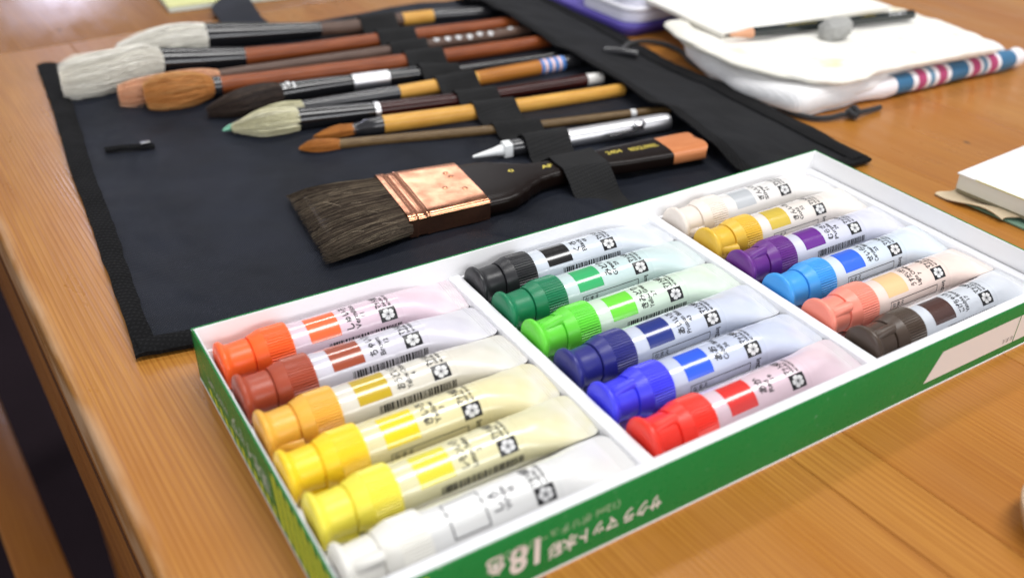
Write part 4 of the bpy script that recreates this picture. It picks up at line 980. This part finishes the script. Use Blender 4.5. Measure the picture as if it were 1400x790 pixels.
mb = cushion(MB(), loc2([(402, 192), (392, 163), (389, 142), (384, 122), (388, 92), (393, 73), (412, 71), (430, 70), (455, 73), (480, 77), (540, 74.5), (590, 72), (598, 76), (602, 110), (606, 185), (560, 215), (470, 215), (420, 210)]), .6, 16., 9, 1.6, 31, 170)
obj('folded_body', mb.mesh('folded_body', 60), TERRY, tw)
mb = cushion(MB(), loc2([(391, 118), (390, 92), (397, 75), (430, 71), (470, 71.5), (480, 90), (478, 140), (440, 150), (400, 140)]), 5, 16.4, 8, 2.4, 35, 110)
obj('turned_corner', mb.mesh('turned_corner', 60), TERRY, tw)
HEM = mat('striped_hem', (.8, .8, .82, 1), .9, sheen=.2); k = N(HEM); sp = k.n('SeparateXYZ'); k.l(k.coord(), sp.inputs[0])
f_ = k.n('MapRange'); f_.inputs[1].default_value = .463-.45; f_.inputs[2].default_value = .60-.45; k.l(sp.outputs[0], f_.inputs[0])
rp = k.n('ValToRGB'); rp.color_ramp.interpolation = 'CONSTANT'; e = rp.color_ramp.elements
blue, wht, mag, lb = lin(46, 106, 146), lin(236, 234, 238), lin(176, 62, 112), lin(96, 140, 170)
stp = [(0, wht), (.09, blue), (.20, wht), (.235, mag), (.29, wht), (.32, lb), (.35, wht), (.38, mag), (.44, wht), (.47, blue), (.60, wht), (.63, mag), (.685, wht), (.705, lb), (.735, wht), (.755, mag), (.81, wht), (.835, blue), (.955, wht)]
e[0].position, e[0].color = stp[0]; e[1].position, e[1].color = stp[-1]
for p_, c_ in stp[1:-1]:
    x = e.new(p_); x.color = c_
k.l(f_.outputs[0], rp.inputs[0])
w1 = k.noise(k.coord(), 700, 2); k.color(rp.outputs[0]); k.bump(w1, .6, .0006)
P = [(415, 82, 6.4), (440, 78, 6.8), (463, 74, 7.0), (475, 73.0, 7.2), (500, 72.2, 7.3), (540, 70.6, 7.3), (580, 68.4, 7.4), (598, 67.4, 7.4), (604, 68, 7.4)]
pp = smoothpath(P, 5); mb = tube([(x-450, y-120, z) for x, y, z in pp], [3.2]+[6.6+.35*math.sin(i*.7) for i in range(len(pp)-3)]+[5.2, 3.2], 24); obj('striped_hem', mb.mesh('striped_hem', 60), HEM, tw)

cr = thing('cream_cloth', 'cream cotton cloth folded in layers on top of the white towel', 'cloth', (.48, .14, 0))
def loc3(pts): return [(x-480, y-140) for x, y in pts]
mb = cushion(MB(), loc3([(402, 205), (391, 178), (396, 150), (404, 118), (424, 84), (455, 76), (500, 72), (560, 66), (572, 66), (576, 70), (588, 118), (588, 170), (560, 215), (470, 225), (420, 222)]), 15.6, 18., .9, .9, 41, 200); obj('lower_fold', mb.mesh('lower_fold', 60), CREAM, cr)
mb = cushion(MB(), loc3([(404, 206), (393, 178), (392, 150), (399, 114), (418, 80), (440, 72), (480, 70.5), (530, 66), (556, 63.5), (566, 63.5), (569, 68), (584, 100), (584, 168), (550, 210), (465, 223), (420, 221)]), 17.8, 20.2, .9, .9, 43, 200); obj('middle_fold', mb.mesh('middle_fold', 60), CREAM, cr)
mb = cushion(MB(), loc3([(403, 206), (389, 180), (387, 150), (391, 112), (407, 78), (428, 70), (470, 68), (520, 64), (556, 60), (568, 60), (570, 66), (579, 92), (582, 130), (580, 165), (540, 205), (460, 222), (420, 220)]), 20., 22.4, .9, 1.2, 44, 200, sc=.024); obj('upper_fold', mb.mesh('upper_fold', 60), CREAM, cr)
# flattened, slightly yellowed fold along the near left side
P = smoothpath([(405, 209, 22.2), (395, 184, 22.4), (390.5, 154, 22), (394, 122, 21.2), (405, 94, 20.6), (418, 80, 20.4), (436, 73, 20.8), (452, 71.5, 21.6)], 8)
nP = len(P); mb = tube([(x-480, y-140, z) for x, y, z in P], [(8.5+1.2*math.sin(i*.33)+.6*math.sin(i*.9))*min(1, .45+(nP-1-i)/12) for i in range(nP)], 20, .34)
obj('side_fold', mb.mesh('side_fold', 60), weave_mat('yellowed_cotton', (.82, .79, .69, 1), 300, .9, .3, .05, .07), cr)

sh = thing('paper_pad', 'cream drawing paper lying on the folded cloth behind the pencil', 'paper', (.41, .165, .0235), math.radians(-4.))
mb = MB(); mb.box((0, 0, 0), (158, 175, 2.6), bev=.5); obj('sheets', mb.mesh('sheets', 30), PAPER, sh)
mb = MB(); mb.box((-.4, -.4, 2.7), (158.4, 175.4, 3.2), bev=.2); obj('top_sheet', mb.mesh('top_sheet', 30), mat('top_paper', (.84, .83, .78, 1), .8), sh)

pn = thing('pencil', 'dark green-black pencil with sharpened tip lying on the cream cloth', 'pencil', (.4049, .1590, .0272), math.atan2(130-159, 562.7-404.9))
LEN = 160.
mb = MB(); mb.loft([[Vector((x, r*math.cos(math.radians(60*i+30)), r*math.sin(math.radians(60*i+30)))) for i in range(6)] for x, r in ((22, 3.65), (LEN-1, 3.65), (LEN, 3.2))]); obj('shaft', mb.mesh('shaft', 20), gloss('pencil_lacquer', (.010, .016, .016, 1), .2), pn)
mb = tube([(22.2, 0, 0), (21, 0, 0), (4.5, 0, 0)], [3.6, 3.5, .95], 18); obj('sharpened_wood', mb.mesh('sharpened_wood', 50), handle_wood('cedar', lin(222, 170, 134), lin(196, 134, 98)), pn)
mb = tube([(4.6, 0, 0), (0, 0, 0)], [.95, .2], 12); obj('lead', mb.mesh('lead', 50), mat('graphite', (.03, .03, .035, 1), .35), pn)
vf = text_bm([('HI-UNI', 3.0, 60, -1, 26, .02)]);
obj('gold_stamp', wrap_mesh('gold_stamp', quad_items([(48, -.5, 74, .5), (112, -.5, 124, .5)]), lambda p: (p.x, -1.9+p.y*.6, 3.24-.35*(p.y)*0), 0), GOLDINK, pn)
vf = text_bm([('OOBO', 2.8, 136, -1.1, 15, .03)])
obj('stamp', wrap_mesh('stamp', vf, lambda p: (p.x, -2.55+p.y*.62+.3, 2.55+p.y*.62), 0), WHITEINK, pn)

er = bmesh.new(); bmesh.ops.create_icosphere(er, subdivisions=4, radius=1)
for v in er.verts:
    c_ = v.co; s_ = 1+.16*noise.noise(c_*1.9+Vector((3, 1, 2)))-.10*max(0, noise.noise(c_*3.2+Vector((5, 2, 1))))+.05*noise.noise(c_*6.)
    q = Vector([math.copysign(abs(a)**.72, a) for a in c_]); v.co = Vector((q.x*11.5*s_, q.y*7.5*s_, q.z*7.2*s_+(.9*q.x)))*MM
me = bpy.data.meshes.new('kneaded_eraser'); er.to_mesh(me); er.free(); me.shade_smooth()
PUTTY = mat('grey_putty', (.36, .36, .345, 1), .75); k = N(PUTTY); k.color(k.mix(k.noise(k.coord(), 120, 4), (.27, .27, .26, 1), (.44, .44, .42, 1))); k.bump(k.noise(k.coord(), 260, 3), .4, .0008)
tag(obj('kneaded_eraser', me, PUTTY, None, (.478, .1275, .0297), (0, 0, -.2)), 'grey lump of kneaded putty eraser against the pencil', 'eraser')

sk = thing('sketchbook', 'thick sketchbook with white cover and green back board, right edge', 'sketchbook', (.3865, -.0445, 0), math.radians(3.5))
mb = slab(MB(), rrect(0, -150, 180, 0, 1.5, 3), 5.2, 13, .5); obj('pages', mb.mesh('pages', 40), mat('page_edges', (.86, .89, .86, 1), .8), sk)
mb = MB(); mb.box((-.6, -150.5, 13.05), (180.5, .6, 14.0), bev=.3); obj('cover', mb.mesh('cover', 40), mat('white_cover', (.86, .86, .86, 1), .5), sk)
mb = MB(); mb.box((.6, -150, 3.4), (180, -.8, 5.15), bev=.2); obj('back_pages', mb.mesh('back_pages', 40), mat('tan_board', (.30, .27, .19, 1), .8), sk)
mb = sheet(lsp(0, 1, 10), lsp(0, 1, 20), lambda u, v: (-5.5+u*180+2.5*(v-.0)*(1-u), -150+v*149, 1.2+.8*u+.25*math.sin(v*9)), .9); obj('back_cover', mb.mesh('back_cover', 40), mat('green_board', (.21, .36, .27, 1), .7), sk)
mb = sheet(lsp(0, 1, 12), lsp(0, 1, 12), lambda u, v: (-6.5+u*14+1.5*math.sin(v*6), -32+v*38-u*7+1.2*math.sin(u*9), 2.5+1.3*math.sin(v*5+u*2)+1.2*u), .5); obj('torn_paper', mb.mesh('torn_paper', 40), mat('torn_kraft', (.62, .5, .34, 1), .9), sk)
mb = MB(); mb.box((-.75, -110, 13.6), (-.55, -10, 14.1)); obj('yellow_edge', mb.mesh('yellow_edge', 0), mat('yellow_edge', (.66, .64, .2, 1), .6), sk)

npd = thing('notepad', 'small yellow-green notepad on the far table', 'notepad', (.1155, .490, -.002), math.radians(-3))
mb = MB(); mb.box((0, 0, .3), (110, 75, 4.2), bev=.3); obj('pages', mb.mesh('pages', 40), mat('notepad_pages', (.66, .72, .64, 1), .8), npd)
mb = MB(); mb.box((-.3, -.3, 4.25), (110.3, 75.3, 5.2), bev=.3); obj('cover', mb.mesh('cover', 40), mat('yellow_green_cover', (.68, .68, .30, 1), .5), npd)

dish = MB(); seg = 64; rings = []
for r, z in ((13, .3), (19, .4), (21, 2), (23.6, 9), (24.4, 12.4), (24.1, 12.9), (23.4, 12.6), (22.4, 9), (20, 2.4), (18, 1.6), (8, 1.5)):
    rings.append([Vector((r*math.cos(2*math.pi*i/seg), r*math.sin(2*math.pi*i/seg), z)) for i in range(seg)])
dish.loft(rings, True); DM = mat('frosted_plastic', (.60, .44, .30, 1), .35); DM.node_tree.nodes['Principled BSDF'].inputs['Transmission Weight'].default_value = .2
tag(obj('plastic_dish', dish.mesh('plastic_dish', 50, scale=.00086), DM, None, (.2150, -.2225, 0)), 'small round frosted plastic dish at the right front', 'dish')
